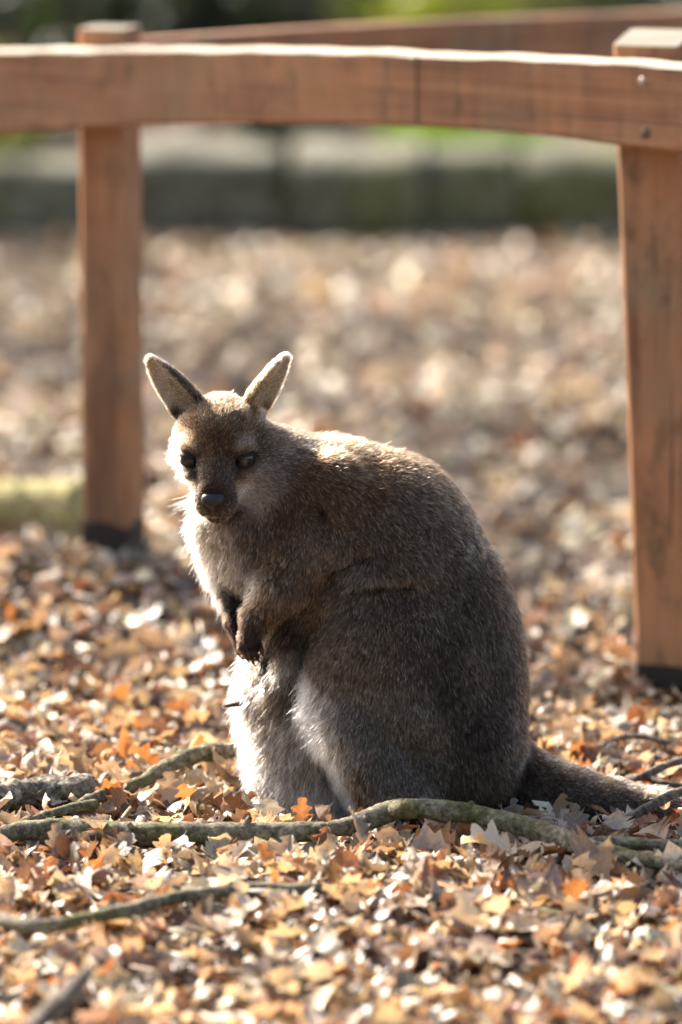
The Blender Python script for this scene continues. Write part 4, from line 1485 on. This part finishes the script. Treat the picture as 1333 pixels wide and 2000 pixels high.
for sx in (-1, 1):
    paint([hd(22 * sx, -84, 120), hd(40 * sx, -66, 104), hd(54 * sx, -46, 84), hd(64 * sx, -24, 64)], 9, ((.34, .32, .29), (.80, .77, .72)), 0.85)   # cheek stripe
    paint([hd(56 * sx, 4, 62)], 24, ((.012, .010, .009), (.035, .028, .024)), 0.9)                   # dark round the eye
    paint([hd(38 * sx, -6, 78), hd(28 * sx, -16, 98)], 8, ((.012, .010, .009), (.04, .032, .026)), 0.8)
    paint([hd(40 * sx, 30, 62), hd(60 * sx, 30, 48)], 8, ((.14, .10, .065), (.46, .35, .23)), 0.85)   # brow spot
    paint([hd(34 * sx, -50, 120)], 13, ((.014, .011, .010), (.045, .036, .03)), 0.8)                  # whisker bed
paint([hd(-34, 70, -6), hd(0, 82, -10), hd(34, 70, -6)], 26, ((.022, .014, .008), (.085, .050, .027)), 0.9)   # dark crown
paint([hd(-24, 58, 30), hd(24, 58, 30)], 20, ((.024, .015, .009), (.10, .060, .033)), 0.8)
for e_, (base_, tip_, Bz, Ln, wid) in enumerate(EARS):
    paint([base_ + Bz[0] * Ln * .12 + Bz[2] * 4, base_ + Bz[0] * Ln * .55 + Bz[2] * 0 - Bz[1] * 6 * (1 if e_ == 0 else -1)], 11, ((.05, .036, .025), (.17, .12, .08)), 0.7)   # inner shading of the ear, painted dark into the coat
paint([q(598, 1335, -150), q(610, 1400, -165), q(636, 1470, -175), q(672, 1560, -185)], 20, ((.36, .34, .31), (.80, .78, .74)), 0.8)   # pale edge of the thigh
paint([hd(0, 66, 26), hd(0, 30, 66), hd(0, 8, 88)], 11, ((.020, .014, .010), (.07, .048, .033)), 0.6)  # dark forehead stripe


def hair_material():
    k = N('wallaby_fur')
    a = k.n('Attribute', _attribute_name='root_col')
    b = k.n('Attribute', _attribute_name='tip_col')
    hi = k.n('HairInfo')
    r = k.ramp(hi.outputs['Intercept'], [(0.42, (0, 0, 0)), (0.80, (1, 1, 1))])
    col = k.mix(r, a.outputs['Color'], b.outputs['Color'])
    p = k.n('BsdfHairPrincipled')
    try:
        p.model = 'CHIANG'
    except Exception:
        pass
    p.parametrization = 'COLOR'
    k.l(col, p.inputs['Color'])
    p.inputs['Roughness'].default_value = 0.38
    p.inputs['Radial Roughness'].default_value = 0.55
    p.inputs['IOR'].default_value = 1.34
    return k.done(p)


def skin_material():
    k = N('wallaby_skin')
    a = k.n('Attribute', _attribute_name='col')
    c = k.coord()
    n1 = k.noise(c, 300, 4, 0.7)
    col = k.mix(0.6, a.outputs['Color'], k.ramp(n1, [(0.3, (.5, .5, .5)), (0.7, (1.3, 1.3, 1.3))]), 'MULTIPLY')
    return k.done(k.principled(col, 0.85, None, 0.1))


M['fur'] = hair_material()
M['skin'] = skin_material()

wallaby = empty('wallaby', BASE)
tag(wallaby, 'grey brown wallaby with white chest crouching on leaves, face turned to camera', 'wallaby')
me = mesh_np('body', to_local(Vb), Qb)
set_col(me, 'col', coat_v[:, 1:4] * 0.9 + coat_v[:, 4:7] * 0.1)
body = obj('body', me, M['skin'], wallaby)


def make_fur(n_hair, npts=5):
    T0 = np.concatenate([Qb[:, [0, 1, 2]], Qb[:, [0, 2, 3]]])
    A, B, C = Vb[T0[:, 0]], Vb[T0[:, 1]], Vb[T0[:, 2]]
    ar = np.linalg.norm(np.cross(B - A, C - A), axis=1)
    cen = (A + B + C) / 3
    nv_ = Nb[T0].mean(1)
    # short coat needs more hairs; hairs buried in the soil none
    ln_t = coat_v[T0[:, 0], 0]
    dens = np.clip(18.0 / np.maximum(ln_t, 3), 0.6, 3.2)
    away = np.clip((nv_[:, 1] - 0.25) / 0.5, 0, 1)          # the far side of the body is out of sight
    dens = dens * (1 - 0.75 * away)
    dens = np.where(cen[:, 2] < 4, 0, dens)
    # eyes and nose stay bare
    for sx in (-1, 1):
        e = hd(56 * sx, 2, 66)
        dens = np.where(np.linalg.norm(cen - e, axis=1) < 24, 0, dens)
    ns = hd(0, -40, 150)
    dens = np.where(np.linalg.norm((cen - ns), axis=1) < 19, 0, dens)
    pr = ar * dens
    ti = rng.choice(len(T0), n_hair, p=pr / pr.sum())
    r1 = np.sqrt(rng.random(n_hair))[:, None]
    r2 = rng.random(n_hair)[:, None]
    wA, wB, wC = 1 - r1, r1 * (1 - r2), r1 * r2
    R = wA * A[ti] + wB * B[ti] + wC * C[ti]
    Nn = wA * Nb[T0[ti, 0]] + wB * Nb[T0[ti, 1]] + wC * Nb[T0[ti, 2]]
    Nn /= np.linalg.norm(Nn, axis=1)[:, None] + 1e-9
    cv = wA * coat_v[T0[ti, 0]] + wB * coat_v[T0[ti, 1]] + wC * coat_v[T0[ti, 2]]
    fl = idw(R, fp, fd, 4.0, 20.0)
    tan = fl - Nn * (fl * Nn).sum(1)[:, None]
    tan /= np.linalg.norm(tan, axis=1)[:, None] + 1e-9
    L = cv[:, 0] * np.where(cv[:, 0] > 19, np.where(cv[:, 0] < 30, 0.74, 0.95), 0.9)
    # locks: neighbouring hairs share a lean
    cl = np.stack([vnoise(R, 1 / 16.0, s_) for s_ in (1, 2, 3)], -1)
    cl2 = np.stack([vnoise(R, 1 / 55.0, s_) for s_ in (4, 5, 6)], -1)
    fine = rng.normal(0, 1, (n_hair, 3))
    longf = np.clip((L - 20) / 22, 0, 1)[:, None]
    tilt = np.radians(25 + 11 * rng.standard_normal(n_hair) + 8 * cl[:, 0])[:, None]
    d0 = tan * np.cos(tilt) + Nn * np.sin(tilt)
    d0 = d0 + cl * (0.12 + 0.28 * longf) + cl2 * 0.20 + fine * (0.13 + 0.07 * longf)
    d0 /= np.linalg.norm(d0, axis=1)[:, None]
    flip = (d0 * Nn).sum(1)[:, None]
    d0 = d0 + Nn * np.clip(0.12 - flip, 0, 1)
    d0 /= np.linalg.norm(d0, axis=1)[:, None]
    Lr = L * (0.65 + 0.5 * rng.random(n_hair)) * (1 + 0.25 * cl[:, 1])
    guard = rng.random(n_hair) < 0.05
    Lr = np.where(guard, Lr * 1.35, Lr)
    bend = tan * 0.28 - Nn * 0.22 + np.array([0, 0, -0.10]) + fine * 0.10
    t = np.linspace(0, 1, npts)
    P = R[:, None, :] - Nn[:, None, :] * 1.0 + Lr[:, None, None] * (t[None, :, None] * d0[:, None, :] + (t ** 2)[None, :, None] * bend[:, None, :] * 0.8)
    P[..., 2] = np.maximum(P[..., 2], 1.0)
    # grizzled coat: dark, mid and pale tipped hairs, uneven in patches
    rnd = rng.random(n_hair)
    patch = vnoise(R, 1 / 38.0, 9) * 0.5 + vnoise(R, 1 / 11.0, 11) * 0.5
    mul = np.where(rnd < 0.50, 0.40, np.where(rnd < 0.78, 0.95, 2.5)) * (1 + 0.35 * patch)
    tick = rng.random(n_hair) < 0.11
    mul = np.where(tick, mul * 0 + 6.5, mul)
    pale = np.clip((cv[:, 4] - 0.45) / 0.3, 0, 1)
    mul = mul * (1 - 0.7 * pale) + 0.7 * pale
    rootc = np.clip(cv[:, 1:4] * (0.7 + 0.5 * rng.random(n_hair))[:, None], 0.004, 0.9)
    tipc = np.clip(cv[:, 4:7] * 1.12 * mul[:, None], 0.006, 0.9)
    hc = bpy.data.hair_curves.new('fur')
    hc.add_curves([npts] * n_hair)
    W = to_local(P.reshape(-1, 3))
    hc.points.foreach_set('position', W.astype(np.float32).ravel())
    rad = (0.00034 * np.clip(L / 24, 0.55, 1.1))[:, None] * np.array([0.9, 1.0, 0.85, 0.55, 0.12])[None, :npts]
    rad = rad * np.where(tick, 1.9, 1.0)[:, None]
    at_ = hc.attributes.get('radius') or hc.attributes.new('radius', 'FLOAT', 'POINT')
    at_.data.foreach_set('value', rad.astype(np.float32).ravel())
    for nm, c_ in (('root_col', rootc), ('tip_col', tipc)):
        a_ = hc.attributes.new(nm, 'FLOAT_COLOR', 'CURVE')
        a_.data.foreach_set('color', np.concatenate([c_, np.ones((n_hair, 1))], 1).astype(np.float32).ravel())
    hc.materials.append(M['fur'])
    o = bpy.data.objects.new('fur', hc)
    COL.objects.link(o)
    o.parent = wallaby
    o['kind'] = 'stuff'
    return o


make_fur(430000)

# ---- eyes, lids, nose, claws, whiskers
kk = N('dark_brown_eye')
cc = kk.coord()
gr = kk.n('VectorMath', _operation='LENGTH')
kk.l(cc, gr.inputs[0])
M['eye'] = kk.done(kk.principled((0.006, 0.004, 0.003), 0.03, None, 0.45))
M['lid'] = mat_plain('dark_eyelid_skin', (0.008, 0.007, 0.007), 0.62, 0.25)
M['nose'] = mat_plain('moist_black_nose', (0.013, 0.012, 0.012), 0.46, 0.4)
M['claw'] = mat_plain('dark_horn_claw', (0.035, 0.022, 0.014), 0.35, 0.5)
M['iris'] = mat_plain('brown_iris', (0.016, 0.008, 0.004), 0.12, 0.6)


def uv_grid(fn, nu, nv, close_u=False):
    V = [fn(i / (nu if close_u else nu - 1), j / (nv - 1)) for j in range(nv) for i in range(nu)]
    Q = []
    for j in range(nv - 1):
        for i in range(nu if close_u else nu - 1):
            Q.append([j * nu + i, j * nu + (i + 1) % nu, (j + 1) * nu + (i + 1) % nu, (j + 1) * nu + i])
    return np.array(V), np.array(Q)


def eye(sx, open_):
    c = hd(53 * sx, 3, 58)
    r = 20.0
    # the eye looks outwards and forwards
    ez = hf * 0.72 + hx * sx * 0.60 + hu * 0.22; ez /= np.linalg.norm(ez)
    ex = hx - ez * (hx @ ez); ex /= np.linalg.norm(ex)
    ey = np.cross(ez, ex); ey = ey if ey @ hu > 0 else -ey
    V, Q = uv_grid(lambda a, b: c + r * (ex * math.cos(2 * math.pi * a) * math.sin(math.pi * b) + ey * math.sin(2 * math.pi * a) * math.sin(math.pi * b) + ez * math.cos(math.pi * b)), 24, 16, True)
    e = obj('eye', mesh_np('eye', to_local(V), Q), M['eye'], wallaby)
    # iris ring, a shallow cap just proud of the ball
    rr = r * 1.012
    V, Q = uv_grid(lambda a, b: c + rr * (ex * math.cos(2 * math.pi * a) * math.sin(0.30 + 0.34 * b) + ey * math.sin(2 * math.pi * a) * math.sin(0.30 + 0.34 * b) + ez * math.cos(0.30 + 0.34 * b)), 28, 5, True)
    obj('iris', mesh_np('iris', to_local(V), Q), M['iris'], e)
    # lids: a thick dark almond rim
    for up_, lim in ((1, open_[0]), (-1, open_[1])):
        def lid(a, b, up_=up_, lim=lim):
            th = (a * 2 - 1) * 1.15
            edge = lim * math.cos(th * 1.25) if abs(th * 1.25) < math.pi / 2 else 0
            el = up_ * (edge + (1.25 - edge) * b) if up_ > 0 else -(edge + (1.15 - edge) * b)
            rad = r * (1.08 + 0.06 * math.sin(math.pi * min(1, b * 3)) - 0.06 * b)
            if b == 0: rad = r * 1.02
            return c + rad * (ex * math.sin(th) * math.cos(el) + ey * math.sin(el) + ez * math.cos(th) * math.cos(el))
        V, Q = uv_grid(lid, 21, 8)
        obj('eyelid', mesh_np('eyelid', to_local(V), Q), M['lid'], e)


eye(-1, (0.30, 0.46))
eye(1, (0.52, 0.50))

nf = Field(hd(0, -42, 150) - 50, hd(0, -42, 150) + 50, 1.5)
nf.ell(hd(0, -27, 142), (20, 11, 14), 7, HR)
nf.ell(hd(-12, -33, 145), (11, 11, 12), 7, HR)
nf.ell(hd(12, -33, 145), (11, 11, 12), 7, HR)
nf.cone(hd(0, -36, 147), hd(0, -62, 146), 13, 5, 7)
for sx in (-1, 1):
    nf.cone(hd(12 * sx, -37, 162), hd(18 * sx, -45, 150), 3.4, 4.2, 2.5, sub=True)
nf.cone(hd(0, -46, 166), hd(0, -70, 155), 2.0, 2.4, 2, sub=True)
Vn, Qn = nf.mesh()
Vn = smooth(Vn, Qn, 2)
obj('nose', mesh_np('nose', to_local(Vn), Qn), M['nose'], wallaby)


def claw(a, b, r, bend=(0, 0, -1)):
    a, b = np.asarray(a), np.asarray(b)
    t = np.linspace(0, 1, 9)
    P = a[None] * (1 - t[:, None]) + b[None] * t[:, None] + np.array(bend)[None] * (t * (1 - t))[:, None] * np.linalg.norm(b - a) * 0.5
    V, Q, C = tube(P, r * (1 - t) ** 0.7 + 0.25, 8)
    return obj('claw', mesh_np('claw', to_local(V), [Q, C]), M['claw'], wallaby)


claw(q(480, 1368, -60), q(432, 1379, -70), 8.0, (0, 0, -0.5))
for k_, (du, ln) in enumerate([(-17, 26), (-9, 36), (0, 40), (9, 36), (17, 24)]):
    c_ = q(494 + du * 1.1, 1250 + ln, -128 + 4 * abs(k_ - 2))
    claw(c_, c_ + np.array([3, 7, -11]), 3.2, (0, -1, 0))
for k_, (du, ln) in enumerate([(-10, 24), (-3, 30), (4, 30), (10, 24)]):
    c_ = q(476 + du * 0.9, 1252 + ln, -87)
    claw(c_, c_ + np.array([3, 4, -10]), 2.8, (0, -1, 0))


def make_whiskers():
    n, npts = 44, 7
    P, rad = [], []
    for i in range(n):
        sx = -1 if i % 2 else 1
        a = hd(sx * (24 + 10 * rng.random()), -38 - 22 * rng.random(), 112 + 16 * rng.random())
        d = hx * sx * (0.9 + 0.2 * rng.random()) + hu * (-0.55 + 0.5 * rng.random()) + hf * (-0.1 + 0.4 * rng.random())
        d /= np.linalg.norm(d)
        L = 34 + 42 * rng.random()
        t = np.linspace(0, 1, npts)
        P.append(a + L * (t[:, None] * d + (t ** 2)[:, None] * (np.array([0, 0, -0.22]) - hf * 0.15)))
        rad.append(0.00016 * (1 - 0.85 * t))
    hc = bpy.data.hair_curves.new('whiskers')
    hc.add_curves([npts] * n)
    hc.points.foreach_set('position', to_local(np.array(P).reshape(-1, 3)).astype(np.float32).ravel())
    at_ = hc.attributes.get('radius') or hc.attributes.new('radius', 'FLOAT', 'POINT')
    at_.data.foreach_set('value', np.array(rad, np.float32).ravel())
    for nm in ('root_col', 'tip_col'):
        a_ = hc.attributes.new(nm, 'FLOAT_COLOR', 'CURVE')
        a_.data.foreach_set('color', np.tile(np.array([.25, .2, .16, 1], np.float32), n))
    hc.materials.append(M['fur'])
    o = bpy.data.objects.new('whiskers', hc)
    COL.objects.link(o)
    o.parent = wallaby
    o['kind'] = 'stuff'


make_whiskers()
